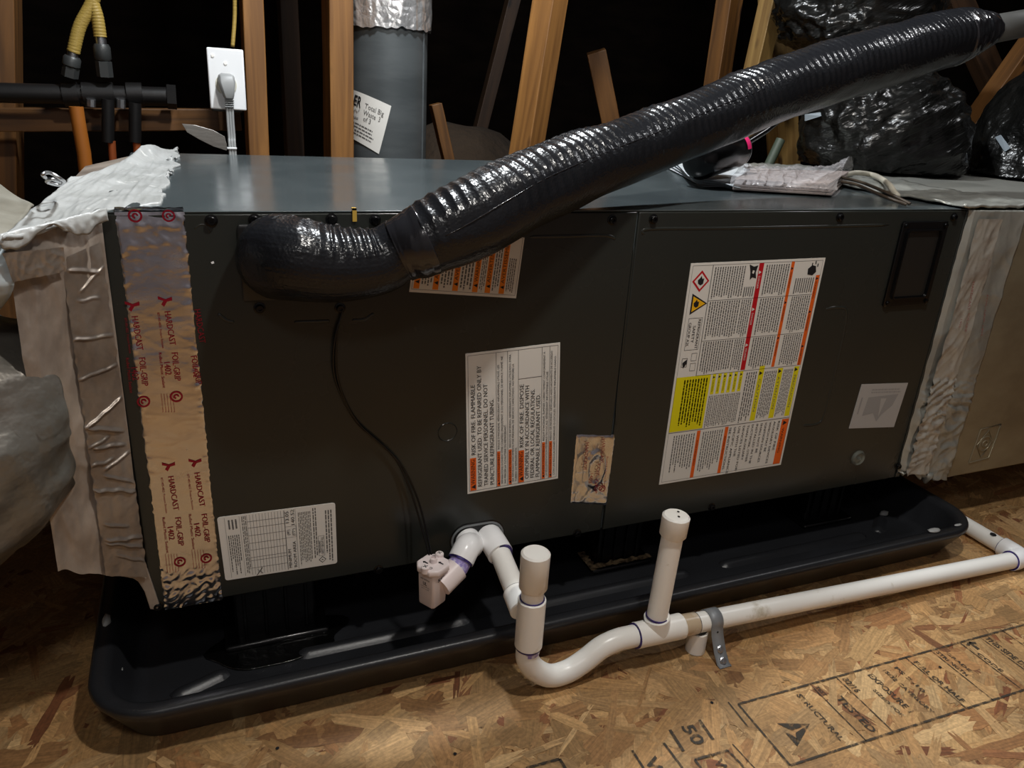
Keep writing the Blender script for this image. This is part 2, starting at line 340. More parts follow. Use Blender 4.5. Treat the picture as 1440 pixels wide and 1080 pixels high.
# ------------------------------------------------------------------ text and print
FONT_CACHE = {}
def text_geo(txt, bold=False):
    key = (txt, bold)
    if key in FONT_CACHE: return FONT_CACHE[key]
    c = bpy.data.curves.new('t', 'FONT'); c.body = txt; c.size = 1; c.resolution_u = 2
    if bold: c.offset = .025
    o = bpy.data.objects.new('t', c); COL.objects.link(o)
    me = bpy.data.meshes.new_from_object(o.evaluated_get(bpy.context.evaluated_depsgraph_get()))
    vs = [v.co.copy() for v in me.vertices]; fs = [tuple(p.vertices) for p in me.polygons]
    w_ = max([v.x for v in vs] or [1]); bpy.data.objects.remove(o); bpy.data.curves.remove(c); bpy.data.meshes.remove(me)
    FONT_CACHE[key] = (vs, fs, w_); return FONT_CACHE[key]
class Print:
    """flat print on a label; (s,t) = metres right and down from the label's upper left corner, P maps them to the label's surface"""
    def __init__(s, P, W, H): s.P = P; s.W = W; s.H = H; s.lay = {}
    def L(s, m): return s.lay.setdefault(m.name, (m, MB()))[1]
    def rect(s, a, b, c, d, m, k=1):    # fractions of the label
        W, H = s.W, s.H; s.L(m).add([s.P(p*W, q*H, k) for p, q in ((a,b),(c,b),(c,d),(a,d))], [(0,1,2,3)])
    def poly(s, pts, m, k=1): s.L(m).add([s.P(p*s.W, q*s.H, k) for p, q in pts], [tuple(range(len(pts)))])
    def frame(s, a, b, c, d, m, th=.0006, k=1):
        tx = th/s.W; ty = th/s.H
        for r in ((a,b,c,b+ty),(a,d-ty,c,d),(a,b,a+tx,d),(c-tx,b,c,d)): s.rect(*r, m, k)
    def text(s, txt, p, q, size, m, dirn='up', fit=None, bold=False, k=2):
        """p,q = start of the baseline; size in metres; fit = length as a fraction along the reading direction"""
        vs, fs, w_ = text_geo(txt, bold); sx = size
        if fit: sx = fit*(s.H if dirn in ('up', 'down') else s.W)/w_
        X, Y = p*s.W, q*s.H; out = []
        for v in vs:
            a = v.x*sx; b = v.y*size
            if dirn == 'up': st = (X-b, Y-a)
            elif dirn == 'down': st = (X+b, Y+a)
            else: st = (X+a, Y-b)
            out.append(s.P(*st, k))
        s.L(m).add(out, fs)
    def greek(s, a, b, c, d, n, m, vert=True, fill=.5, seed=0, ragged=.12):
        """n lines of print too fine to read, as broken strokes"""
        r = random.Random(seed+n)
        for i in range(n):
            if vert:
                x0 = a+(c-a)*(i+.25)/n; x1 = x0+(c-a)/n*fill; y = b; end = d-(d-b)*r.random()*ragged
                while y < end:
                    l = min((d-b)*r.uniform(.03,.1), end-y); s.rect(x0, y, x1, y+l, m); y += l+(d-b)*.014
            else:
                y0 = b+(d-b)*(i+.25)/n; y1 = y0+(d-b)/n*fill; x = a; end = c-(c-a)*r.random()*ragged
                while x < end:
                    l = min((c-a)*r.uniform(.03,.1), end-x); s.rect(x, y0, x+l, y1, m); x += l+(c-a)*.014
    def tri(s, x, y, w_, h, m, dirn='up', k=2):   # warning triangle, apex towards the letters' top
        if dirn == 'up': s.poly([(x, y), (x+w_, y+h/2), (x+w_, y-h/2)], m, k)
        else: s.poly([(x+w_, y), (x, y-h/2), (x, y+h/2)], m, k)
    def finish(s, parent, base='print'):
        for nm, (m, mb) in s.lay.items(): tag(mb.build(base, m, parent), kind='stuff')

def face_sticker(name, px4, m, parent, y0=-.0010, thick=.0005, label=None, rnd=0):
    """a label on the cabinet's front; px4 = its corners (upper left, upper right, lower right, lower left)"""
    TL, TR, BR, BL = [at(u, v, y=0) for u, v in px4]
    W = ((TR-TL).length+(BR-BL).length)/2; H = ((BL-TL).length+(BR-TR).length)/2
    def P(s_, t_, k=1):
        a = s_/W; b = t_/H; p = (TL*(1-a)+TR*a)*(1-b) + (BL*(1-a)+BR*a)*b
        return Vector((p.x, y0-thick-.00018*k, p.z))
    if rnd:
        pts = []
        for cx, cy, a0 in ((rnd, rnd, 180), (W-rnd, rnd, 270), (W-rnd, H-rnd, 0), (rnd, H-rnd, 90)):
            for i in range(6): th = math.radians(a0+i*18); pts.append((cx+rnd*math.cos(th), cy+rnd*math.sin(th)))
    else: pts = [(0,0),(W,0),(W,H),(0,H)]
    poly = [P(a, b, 0) for a, b in pts]
    o = MB().prism(poly, (0, thick+.0002, 0)).build(name, m, parent)
    if label: o['label'] = label
    return o, Print(P, W, H)

# ------------------------------------------------------------------ air handler cabinet
LX, HZ, DY = 1.144, .4445, .56
ah = thing('air_handler', (LX/2, DY/2, 0), 'long dark grey steel air handler cabinet lying above the black drain pan', 'air handler')
body = MB().box((.0005,.0025,0), (LX-.0005,DY,HZ-.0012)).build('cabinet_body', PAINT_LIT, ah, bevel=.002)
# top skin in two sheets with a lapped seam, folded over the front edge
MB().box((0,.0002,HZ-.001), (LX,DY,HZ+.0006)).build('top_sheet', PAINT_LIT, ah, bevel=.0006)
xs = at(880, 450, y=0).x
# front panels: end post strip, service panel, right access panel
MB().box((0,-.0008,.0), (xs-.0012,.004,HZ-.0016)).build('access_panel', PAINT_SHADED, ah, bevel=.0016)
MB().box((xs+.0012,-.0008,.0), (LX-.012,.004,HZ-.0016)).build('access_panel', PAINT_SHADED, ah, bevel=.0016)
MB().box((LX-.0108,-.0012,.0), (LX,.004,HZ-.0016)).build('corner_post', PAINT_SHADED, ah, bevel=.0012)
def ridgeline(pts, r=.0022, closed=False, name='pressed_ridge'):
    P3 = [at(u, v, y=0) for u, v in pts]; P3 = [Vector((p.x, .0004, p.z)) for p in P3]
    P3 = [Vector(p) for p in spline([tuple(p) for p in P3], 5)]
    mb = MB().tube(P3, [.0002]+[r]*(len(P3)-2)+[.0002], 8)
    for p in mb.v: p.y = -.0004 + (p.y-.0004)*.6
    mb.build(name, PAINT_SHADED, ah, smooth='all')
ridgeline([(905,330),(912,322),(1000,321),(1130,319),(1255,316)])
ridgeline([(892,345),(880,450),(868,560),(866,600)], .0014)
ridgeline([(1160,435),(1178,432),(1190,438),(1184,480),(1170,540),(1158,585),(1148,596),(1128,598)])
ridgeline([(272,322),(282,316),(290,318),(296,328)], .0012)
ridgeline([(306,440),(318,450),(330,453)])
ridgeline([(412,453),(440,452),(465,451)]); ridgeline([(494,450),(512,449),(526,440)])
ridgeline([(742,333),(800,332),(850,331),(866,336)])
# knockout disc
c = at(629, 607, y=0)
MB().lathe([(.0125,0),(.0125,.0006),(.0118,.0012),(.0112,.0006),(0,.0006)], (c.x,-.0004,c.z), (0,-1,0)).build('knockout_disc', PAINT_SHADED, ah, smooth=True)
# screws
mb = MB().lathe([(.0062,0),(.0062,.0008),(.0045,.0012),(.0043,.0042),(.0036,.0048),(.002,.0048),(.002,.003),(0,.003)], (0,0,0), (0,-1,0), 12)
sc0 = mb.build('screw', DARK, ah, smooth=True, recenter=False)
spots = [(297,310),(358,309),(466,308),(527,309),(365,433),(478,433),(860,309),(918,308),(1180,305),(1340,305),(532,800),(811,749),(1262,655),(222,851),(1000,712)]
for i, (u, v) in enumerate(spots):
    p = at(u, v, y=0); p.y = -.0008
    s_ = sc0 if i == 0 else sc0.copy()
    if i: COL.objects.link(s_)
    s_.location = p
# yellow plastic tie peeking over the top edge
p = at(498, 300, y=0)
MB().box((p.x-.0022,-.0028,p.z-.008), (p.x+.0022,-.001,p.z+.0055)).box((p.x-.0022,-.0028,p.z+.0035), (p.x+.0022,.004,p.z+.0055)).build('yellow_tie', mat('yellow_tie', s2(196,160,70), .4), ah)
# filter slot window with black frame at the right
q = [at(u, v, y=0) for u, v in ((1268,311),(1329,310),(1304,424),(1238,434))]
mid = sum(q, Vector())/4
x0 = (q[0].x+q[3].x)/2; x1 = (q[1].x+q[2].x)/2; z1 = (q[0].z+q[1].z)/2; z0 = (q[2].z+q[3].z)/2
fr = MB()
def rrect(x0, x1, z0, z1, r, y):
    out = []
    for cx, cz, a0 in ((x0+r,z0+r,180),(x1-r,z0+r,270),(x1-r,z1-r,0),(x0+r,z1-r,90)):
        for i in range(6): th = math.radians(a0+i*18); out.append(Vector((cx+r*math.cos(th), y, cz+r*math.sin(th))))
    return out
def loops(mb, ls, cap=True):
    n = len(ls[0]); b0 = len(mb.v); vs = [p for l in ls for p in l]; fs = [(i*n+k, i*n+(k+1) % n, (i+1)*n+(k+1) % n, (i+1)*n+k) for i in range(len(ls)-1) for k in range(n)]
    if cap: fs.append(tuple((len(ls)-1)*n+k for k in range(n)))
    mb.add(vs, fs)
loops(fr, [rrect(x0,x1,z0,z1,.004,-.0006), rrect(x0,x1,z0,z1,.004,-.004), rrect(x0+.001,x1-.001,z0+.001,z1-.001,.004,-.005), rrect(x0+.009,x1-.009,z0+.011,z1-.011,.006,-.005), rrect(x0+.0095,x1-.0095,z0+.0115,z1-.0115,.006,-.008),
           rrect(x0+.0115,x1-.0115,z0+.0135,z1-.0135,.005,-.008), rrect(x0+.012,x1-.012,z0+.014,z1-.014,.005,-.003)])
vf = fr.build('filter_door', BLACKG, ah, smooth=True)
wn = MB(); loops(wn, [rrect(x0+.012,x1-.012,z0+.014,z1-.014,.005,-.002), rrect(x0+.0125,x1-.0125,z0+.0145,z1-.0145,.005,-.0034)])
wn.build('window_pane', mat('smoked_pane', s2(34,33,31), .3), vf)
for (a, b) in ((x0+.006, z1-.006), (x1-.006, z1-.006), (x0+.006, z0+.006), (x1-.006, z0+.006)):
    MB().lathe([(.0035,0),(.0033,.002),(0,.0024)], (a,-.005,b), (0,-1,0), 10).build('door_screw', DARK, vf, smooth=True)
# clear plug near lower right
p = at(1205, 643, y=0)
MB().lathe([(.0125,0),(.0128,.001),(.0122,.004),(.0105,.0055),(.009,.004),(.003,.0035),(.0022,.007),(0,.0075)], (p.x,-.0008,p.z), (0,-1,0)).build('clear_plug', CLEAR, ah, smooth=True)
# obround drain port and its grey collar plate
p0 = at(656, 752, y=0); p1 = at(686, 750, y=0); zc = p0.z-.006
def obr(x0, x1, z, r, y):
    out = []
    for i in range(13): th = math.radians(90+i*15); out.append(Vector((x0+r*math.cos(th), y, z+r*math.sin(th))))
    for i in range(13): th = math.radians(270+i*15); out.append(Vector((x1+r*math.cos(th), y, z+r*math.sin(th))))
    return out
dp = MB(); loops(dp, [obr(p0.x,p1.x,zc,.0215,-.0008), obr(p0.x,p1.x,zc,.0215,-.0026), obr(p0.x,p1.x,zc,.0195,-.0032), obr(p0.x,p1.x,zc,.0185,-.0018), obr(p0.x,p1.x,zc,.018,-.0012)])
dport = dp.build('drain_port', [mat('port_grey', s2(120,124,126), .4)], ah, smooth=True)
dg = MB(); loops(dg, [obr(p0.x,p1.x,zc,.0232,-.0008), obr(p0.x,p1.x,zc,.0232,-.0014), obr(p0.x,p1.x,zc,.0215,-.0016)]); dg.build('port_gasket', RUBBER, ah)
# small specks on the panel
p = at(298, 371, y=0); MB().add([(p.x,-.001,p.z),(p.x+.0022,-.002,p.z+.001),(p.x+.0016,-.001,p.z+.003),(p.x-.001,-.0012,p.z+.0018)], [(0,1,2,3)]).build('white_speck', WHITE, ah)

# ---- label A, bilingual fire warning
st, pr = face_sticker('warning_label', [(654,497),(787,481),(784,672),(657,694)], STICK, ah, label='white fire warning label with orange boxes left of the panel seam')
pr.frame(.02,.015,.98,.985, INKG, .0005)
for s_ in (.31,.43,.545,.80,.885): pr.rect(s_, .015, s_+.005, .985, INKG)
def warn(s0, s1, t0, txt, size, m=ORANGE, t1=.98, tri=.035):
    pr.rect(s0, t0, s1, t1, m); pr.tri(s0+(s1-s0)*.15, t1-tri*.8, (s1-s0)*.7, tri, INK)
    pr.text(txt, s1-(s1-s0)*.22, t1-tri*1.35, size, INK, 'up', fit=(t1-t0)-tri*1.7)
def ln(s_, t_, txt, size, fit): pr.text(txt, s_, t_, size, INK, 'up', fit=fit)
H_ = .0078; h_ = .0037
warn(.03,.095,.735,'WARNING',H_)
ln(.09,.715,'RISK OF FIRE. FLAMMABLE',H_,.5); ln(.155,.96,'REFRIGERANT USED. TO BE REPAIRED ONLY BY',H_,.87); ln(.22,.96,'TRAINED SERVICE PERSONNEL. DO NOT',H_,.74); ln(.285,.96,'PUNCTURE REFRIGERANT TUBING.',H_,.63)
warn(.318,.352,.715,'AVERTISSEMENT',h_,tri=.025)
ln(.345,.70,'RISQUE D\u2019INCENDIE. R\u00c9FRIG\u00c9RANT INFLAMMABLE UTILIS\u00c9. LES',h_,.6); ln(.382,.965,'R\u00c9PARATIONS DOIVENT \u00caTRE CONFI\u00c9ES UNIQUEMENT \u00c0 DU PERSONNEL DE SERVICE FORM\u00c9. NE',h_,.92); ln(.415,.965,'PAS PERCER LA TUYAUTERIE DU R\u00c9FRIG\u00c9RANT.',h_,.44)
warn(.442,.476,.715,'ADVERTENCIA',h_,tri=.025)
ln(.468,.70,'RIESGO DE INCENDIO. REFRIGERANTE INFLAMABLE UTILIZADO. PARA',h_,.66); ln(.50,.965,'SER REPARADO \u00daNICAMENTE POR PERSONAL DE SERVICIO CAPACITADO. NO PERFORE LA',h_,.86); ln(.533,.965,'TUBER\u00cdA DE REFRIGERANTE.',h_,.26)
warn(.552,.612,.735,'WARNING',H_)
ln(.605,.715,'RISK OF FIRE. DISPOSE',H_,.46); ln(.665,.96,'OFPROPERLY IN ACCORDANCE WITH',H_,.69); ln(.725,.96,'FEDERAL OR LOCAL REGULATIONS.',H_,.66); ln(.785,.96,'FLAMMABLE REFRIGERANT USED.',H_,.62)
pr.rect(.55,.215,.80,.219,INKG)
warn(.812,.846,.70,'AVERTISSEMENT',h_,tri=.025)
ln(.838,.69,'RISQUE D\u2019INCENDIE. \u00c9LIMINER CORRECTEMENT CONFORM\u00c9MENT \u00c0',h_,.64); ln(.872,.965,'LA R\u00c9GLEMENTATION F\u00c9D\u00c9RALE OU LOCALE. R\u00c9FRIG\u00c9RANT INFLAMMABLE UTILIS\u00c9.',h_,.78)
warn(.892,.926,.70,'ADVERTENCIA',h_,tri=.025)
ln(.918,.69,'RIESGO DE INCENDIO. DES\u00c9CHELO ADECUADAMENTE DE ACUERDO',h_,.64); ln(.958,.965,'CON LAS REGULACIONES FEDERALES O LOCALES. REFRIGERANTE INFLAMABLE USADO.',h_,.88)
pr.finish(st)

# ---- label B, large safety chart on the right panel
st, pr = face_sticker('safety_chart_label', [(971,370),(1160,362),(1097,653),(926,681)], STICK, ah, label='large white safety chart label with red, orange and yellow blocks')
pr.frame(.015,.01,.985,.99, INKG, .0004)
pr.poly([(.085,.03),(.145,.075),(.085,.12),(.025,.075)], REDP, 1); pr.poly([(.085,.042),(.13,.075),(.085,.108),(.04,.075)], STICK, 2)
def flame(cx, cy, s_, m, k=3):
    pr.poly([(cx-.5*s_, cy-.15*s_*.7), (cx-.2*s_, cy-.4*s_*.7), (cx, cy-.9*s_*.55), (cx+.2*s_, cy-.3*s_*.7), (cx+.45*s_, cy-.45*s_*.6), (cx+.4*s_, cy+.35*s_*.7), (cx, cy+.55*s_*.7), (cx-.4*s_, cy+.3*s_*.7)], m, k)
flame(.085,.075,.045,INK)
pr.poly([(.04,.125),(.04,.215),(.155,.17)], INK, 1); pr.poly([(.05,.137),(.05,.203),(.14,.17)], mat('print_gold', s2(236,180,30), .4, spec=.3), 2); flame(.077,.17,.04,INK)
pr.frame(.04,.23,.14,.37, INK, .0005)
for i, tx in enumerate(['REFRIGERANT','SAFETY','GROUP A2L']): pr.text(tx, .112-.033*i, [.235,.262,.248][i], .006, INK, 'down', fit=[.13,.075,.105][i])
for k_ in range(2): pr.frame(.10-.0*k_,.385+.045*k_,.14,.42+.045*k_, INK, .0005)
pr.frame(.035,.405,.075,.445, INK, .0006); pr.poly([(.04,.425),(.07,.41),(.072,.43),(.05,.45)], INK, 2)
pr.rect(.155,.01,.16,.49,INKG)
rows = [(.02,.155),(.165,.33),(.34,.485)]
for j, (a, b) in enumerate(rows):
    pr.greek(.17,a,.40,b,13,INKG,seed=j); pr.greek(.405,a+(.09 if j == 0 else 0),.485,b,5,INKG,seed=j+9)
    pr.greek(.545,a,.73,b,10,INKG,seed=j+3)
    pr.greek(.79,max(a,.085),.945,b,9,INKG,seed=j+5)
    pr.rect(.16,b+.004,.95,b+.006,INKG)
pr.rect(.493,.01,.528,.485,REDP); pr.rect(.738,.01,.762,.485,ORANGE); pr.rect(.952,.075,.982,.49,ORANGE)
for t_, tx in ((.05,'DANGER'),(.21,'DANGER'),(.37,'PELIGRO')): pr.tri(.498,t_,.02,.016,STICK,'down'); pr.text(tx,.501,t_+.015,.0042,STICK,'down',fit=.055)
for t_, tx in ((.04,'WARNING'),(.19,'AVERTISSEMENT'),(.35,'ADVERTENCIA')):
    pr.text(tx,.744,t_+.015,.003,INK,'down',fit=.07); pr.tri(.742,t_,.016,.014,INK,'down'); pr.text(tx,.958,t_+.06,.0036,INK,'down',fit=.08); pr.tri(.956,t_+.05,.02,.014,INK,'down')
# hand icon and smoke icon
pr.poly([(.42,.015),(.455,.025),(.485,.02),(.475,.05),(.485,.075),(.455,.07),(.44,.08),(.435,.05)], INK, 2); pr.poly([(.45,.04),(.465,.042),(.46,.055),(.448,.052)], STICK, 3)
pr.poly([(.875,.045),(.905,.03),(.935,.035),(.945,.06),(.92,.075),(.88,.07)], INK, 2)
for a_, b_ in ((.90,.02),(.925,.012),(.945,.024)): pr.rect(a_,b_,a_+.008,b_+.014,INK,2)
# yellow band
pr.rect(.015,.49,.27,.745,YELLOW); pr.greek(.07,.505,.255,.73,9,INK,seed=31)
for i in range(6):
    a_ = .285+i*.042; pr.rect(a_,.49,a_+.026,.585,YELLOW); pr.tri(a_+.004,.505,.016,.013,INK,'down'); pr.text('CAUTION',a_+.007,.518,.003,INK,'down',fit=.055); pr.greek(a_-.006,.592,a_+.034,.745,3,INKG,seed=i+40)
pr.greek(.545,.50,.635,.745,5,INKG,seed=61)
for a_, tx in ((.645,'CAUTION'),(.80,'ATTENTION'),(.935,'PRECAUCI\u00d3N')):
    pr.rect(a_,.475 if a_ < .7 else .495,a_+.042,.74,YELLOW); pr.tri(a_+.006,.51,.026,.02,INK,'down'); pr.text(tx,a_+.011,.535,.0052,INKG,'down',fit=.16)
    if a_ < .9: pr.greek(a_+.048,.505,a_+(.15 if a_ < .7 else .13),.74,7,INKG,seed=int(a_*100))
pr.rect(.015,.748,.985,.751,INKG)
# bottom band
for a_, b_ in ((.235,.262),(.455,.482)): pr.rect(a_,.755,b_,.99,ORANGE)
pr.text('AVERTISSEMENT',.242,.80,.0034,INK,'down',fit=.13); pr.text('ADVERTENCIA',.462,.80,.0034,INK,'down',fit=.12)
pr.greek(.055,.765,.225,.955,9,INKG,fill=.42,seed=70,ragged=.3); pr.greek(.28,.765,.445,.965,9,INKG,fill=.42,seed=80,ragged=.3)
pr.rect(.925,.755,.985,.99,ORANGE); pr.tri(.938,.775,.034,.024,INK,'down'); pr.text('WARNING',.94,.80,.0062,INK,'down',fit=.13)
for i, tx in enumerate(['RISK OF FIRE','AUXILIARY DEVICES','WHICH MAY BE','IGNITION SOURCES','SHALL NOT BE','INSTALLED IN THE','DUCTWORK, OTHER','THAN AUXILIARY','DEVICES LISTED FOR','USE WITH THE','SPECIFIC APPLIANCE.','SEE INSTRUCTIONS.']):
    pr.text(tx,.892-.0365*i,.76,.0054,INK,'down',fit=.0128*len(tx))
pr.finish(st)

# ---- label C, data plate with grid at lower left
st, pr = face_sticker('data_plate', [(305,727),(471,706),(474,791),(317,815.5)], STICK, ah, label='white data label with a grid and MINIMUM ROOM AREA print, lower left', rnd=.003)
for i in range(13): pr.rect(.235+.026*i,.02,.2375+.026*i,.97,INKG)
for t_ in (.12,.22,.34,.46,.57,.69,.74,.86): pr.rect(.235,t_,.55,t_+.005,INKG)
pr.rect(.55,.02,.553,.98,INK); pr.rect(.055,.02,.057,.97,INKG); pr.rect(.175,.02,.177,.97,INKG)
pr.text('MINIMUM',.588,.955,.0050,INK,'up',fit=.31); pr.text('ROOM AREA',.634,.955,.0050,INK,'up',fit=.43)
pr.text('13.05',.588,.24,.0056,INK,'up',fit=.2); pr.text('140.52',.636,.28,.0056,INK,'up',fit=.26)
pr.text('(M\u00b2)',.588,.42,.0045,INK,'up',fit=.09); pr.text('(FT\u00b2)',.634,.44,.0045,INK,'up',fit=.12)
pr.frame(.55,.28,.645,.46,INKG,.0003); pr.rect(.645,.02,.648,.98,INKG)
pr.greek(.065,.3,.165,.95,6,INKG,seed=2,ragged=.5); pr.greek(.075,.06,.16,.22,3,INKG,seed=3); pr.greek(.19,.03,.232,.95,3,INKG,seed=5)
pr.greek(.665,.08,.78,.95,8,INKG,seed=6); pr.greek(.79,.04,.83,.9,2,INKG,seed=7); pr.greek(.90,.1,.97,.95,3,INKG,seed=8,ragged=.4)
pr.text('REFRIGERANT',.855,.78,.0042,INK,'up',fit=.21); pr.text('SAFETY GROUP A2L',.882,.80,.0042,INK,'up',fit=.28); pr.frame(.835,.5,.89,.83,INK,.0003)
pr.poly([(.865,.84),(.90,.895),(.865,.95),(.83,.895)],INK,1); pr.poly([(.865,.853),(.892,.895),(.865,.937),(.838,.895)],STICK,2); flame(.865,.895,.02,INK)
pr.poly([(.262,.86),(.268,.87),(.33,.965),(.322,.965)],INK,3); pr.poly([(.322,.872),(.33,.872),(.275,.99),(.268,.99)],INK,3)
pr.finish(st)

# ---- label D, orange striped label partly behind the hose
st, pr = face_sticker('striped_warning_label', [(588,318),(737,334),(725,419),(575,410)], STICK, ah, label='white label with six orange stripes under the black hose')
pr.frame(.015,.01,.985,.955,INKG,.0004)
for i, (a_, tx) in enumerate(((.03,'WARNING'),(.20,'ADVERTENCIA'),(.38,'AVERTISSEMENT'),(.565,'WARNING'),(.685,'ADVERTENCIA'),(.82,'AVERTISSEMENT'))):
    pr.rect(a_,.04,a_+.052,.94,ORANGEB); pr.tri(a_+.006,.83,.038,.06,INK); pr.text(tx,a_+.041,.77,.0058,INK,'up',fit=.06*len(tx))
    nx = (.20,.38,.565,.685,.82,.965)[i]; pr.greek(a_+.06,.05 if i < 5 else .35,nx-.008,.92,4 if nx-a_ > .14 else 3,INKG,seed=i+90)
pr.finish(st)

# ---- label E, small grey figure label
st, pr = face_sticker('diagram_label', [(1211,540),(1276,538),(1256,600),(1193,602)], STICKG, ah, label='small grey diagram label near the right end')
pr.poly([(.22,.3),(.86,.24),(.8,.5),(.62,.7),(.55,.86),(.42,.66),(.2,.72)],INKL,1); pr.poly([(.5,.33),(.62,.33),(.56,.75)],STICKG,2); pr.greek(.25,.1,.9,.22,2,INKL,vert=False,seed=3); pr.greek(.06,.3,.12,.7,1,INKL,seed=4)
pr.finish(st)

# ---- foil tape strip and foil patch with red print
def foil_h(x, z): return .0012+.0007*noise.noise(Vector((x*32, 3.3, z*22)))+.00018*ridge(Vector((x*30, 3.3, z*60)), 2)
def foil_sheet(name, c4, nu, nv, m, parent, jag=.0012, hf=foil_h, label=None, crumple=None):
    TL, TR, BR, BL = c4
    def P(a, b):
        p = (TL*(1-a)+TR*a)*(1-b)+(BL*(1-a)+BR*a)*b
        if a in (0, 1): p = p+(TR-TL).normalized()*jag*noise.noise(Vector((b*60, a*7, 1)))
        e = min(a, 1-a, b, 1-b)
        ed = max(0, 1-min(a, 1-a)/.16); x_ = crumple(a, b, ed) if crumple else 0
        return Vector((p.x, p.y-(hf(p.x, p.z)*min(1, e*nu*.7+.3))-x_, p.z))
    o = MB().grid(P, nu, nv).build(name, m, parent, smooth='all')
    if label: o['label'] = label
    return o
c4 = [at(161,298,y=0), at(259,298,y=0), at(313,843,y=0), at(232,857,y=0)]
strip = foil_sheet('foil_tape', c4, 40, 300, FOIL, ah, crumple=lambda a, b, ed: max(0, .0016*ed*noise.noise(Vector((a*7, b*75, 2)))+ (.0028*min(1, max(0, (b-.87)/.03))*abs(noise.noise(Vector((a*9+b*20, b*38, 5)))))+.0012*max(0, 1-b/.17)*noise.noise(Vector((a*8, b*50, 8)))), label='shiny foil tape strip with red print down the left end')
t4 = [at(158,290,z=HZ), at(262,290,z=HZ)]
# the strip's end folded over the cabinet top
def P(a, b):
    p = (c4[0]*(1-a)+c4[1]*a); return Vector((p.x-.001*b, -.001+b*.017*(1+.25*noise.noise(Vector((a*9,0,0)))), HZ+.0012+.001*ridge(Vector((a*5,b*2,1)),2)))
MB().grid(P, 26, 8).build('foil_tape', FOIL, ah, smooth='all')
PC = at(836,658,y=0)
patch = foil_sheet('foil_patch', [at(810,610,y=0), at(865,611,y=0), at(853,710,y=0), at(801,708,y=0)], 30, 50, FOIL, ah, label='wrinkled foil patch with red print beside the seam',
                   hf=lambda x, z: .0012+.0007*ridge(Vector((x*60, 8.3, z*60)), 2)+.0022*math.exp(-((math.hypot((x-PC.x)/.0125, (z-PC.z)/.024)-1)/.22)**2))
def foil_map(u, v, k=0):
    p = at(u, v, y=0); return p
def foil_text(txt, u0, v0, u1, v1, size, parent, bold=False, flip=1):
    """print reading from (u0,v0) to (u1,v1) on the strip, letter tops to the right"""
    a = at(u0, v0, y=0); b = at(u1, v1, y=0); d = b-a; n = Vector((-d.z, 0, d.x)).normalized()
    if n.x < 0: n = -n
    vs, fs, w_ = text_geo(txt, bold)
    out = []
    for v in vs:
        p = a+d*(v.x/w_)+n*(v.y*size*flip); out.append(Vector((p.x, -foil_h(p.x, p.z)-.0007, p.z)))
    FT.add(out, fs)
FT = MB()
def logo(u, v, s_=.006):
    p = at(u, v, y=0)
    def q(dx, dz): x = p.x+dx*s_; z = p.z+dz*s_; return Vector((x, -foil_h(x, z)-.0007, z))
    FT.add([q(-1,.9), q(.1,.35), q(1.1,.7), q(1.1,.1), q(.3,-.05), q(-.2,-.9), q(-.6,-.5), q(-.2,.1), q(-1,.4)], [tuple(range(9))])
def ring(u, v, r):
    p = at(u, v, y=0); n = 18; vs = []
    for rr in (r, r*.72, r*.45, r*.2):
        for k in range(n):
            th = 2*math.pi*k/n; x = p.x+rr*math.cos(th); z = p.z+rr*math.sin(th); vs.append((x, -foil_h(x, z)-.0007, z))
    FT.add(vs, [(k, (k+1) % n, n+(k+1) % n, n+k) for k in range(n)]+[(2*n+k, 2*n+(k+1) % n, 3*n+(k+1) % n, 3*n+k) for k in range(0, n-5)])
for (du, dv, off) in ((0,0,0),(42,228,0)):
    pass
for (lu, lv) in ((186,430),(232,423),(274,420),(237,655),(274,650)):
    if lu != 274 or lv != 420: logo(lu, lv)
    foil_text('HARDCAST', lu-1, lv+14, lu+7, lv+62, .0082, strip)
    if (lu, lv) != (274,420):
        foil_text('FOIL-GRIP', lu+9, lv+72, lu+14, lv+112, .0085, strip); foil_text('1402', lu-2, lv+84, lu+1, lv+104, .0085, strip)
        foil_text('Rolled Mastic Sealant', lu-9, lv+72, lu-3, lv+122, .004, strip); ring(lu+16, lv+134, .0062)
        foil_text('877-495-4822  Pressure Sensitive', lu-11, lv+16, lu-4, lv+66, .003, strip)
for (lu, lv) in ((232,553),(275,772),(238,778)):
    for k in range(5): foil_text('installed per listing', lu+k*4-6, lv, lu+k*4-3, lv+26, .0016, strip)
ring(190,303,.0062); ring(237,303,.0058)
foil_text('FOIL-GRIP', 268,500,276,540,.0085,strip); foil_text('1402', 270,513,272,530,.0085,strip)
tag(FT.build('red_print', FOILINK, strip), kind='stuff')
FT = MB()
foil_h0 = foil_h
foil_h = lambda x, z: .0036
foil_text('HARDCAST', 822,620,818,660,.007,patch); foil_text('FOIL-GRIP', 838,650,833,692,.0075,patch); foil_text('1402', 828,662,826,678,.007,patch); foil_text('HARDCAST', 845,615,842,650,.007,patch); foil_text('Rolled Mastic Sealant', 851,640,846,690,.004,patch); ring(845,685,.005)
tag(FT.build('red_print', FOILINK, patch), kind='stuff')
foil_h = foil_h0

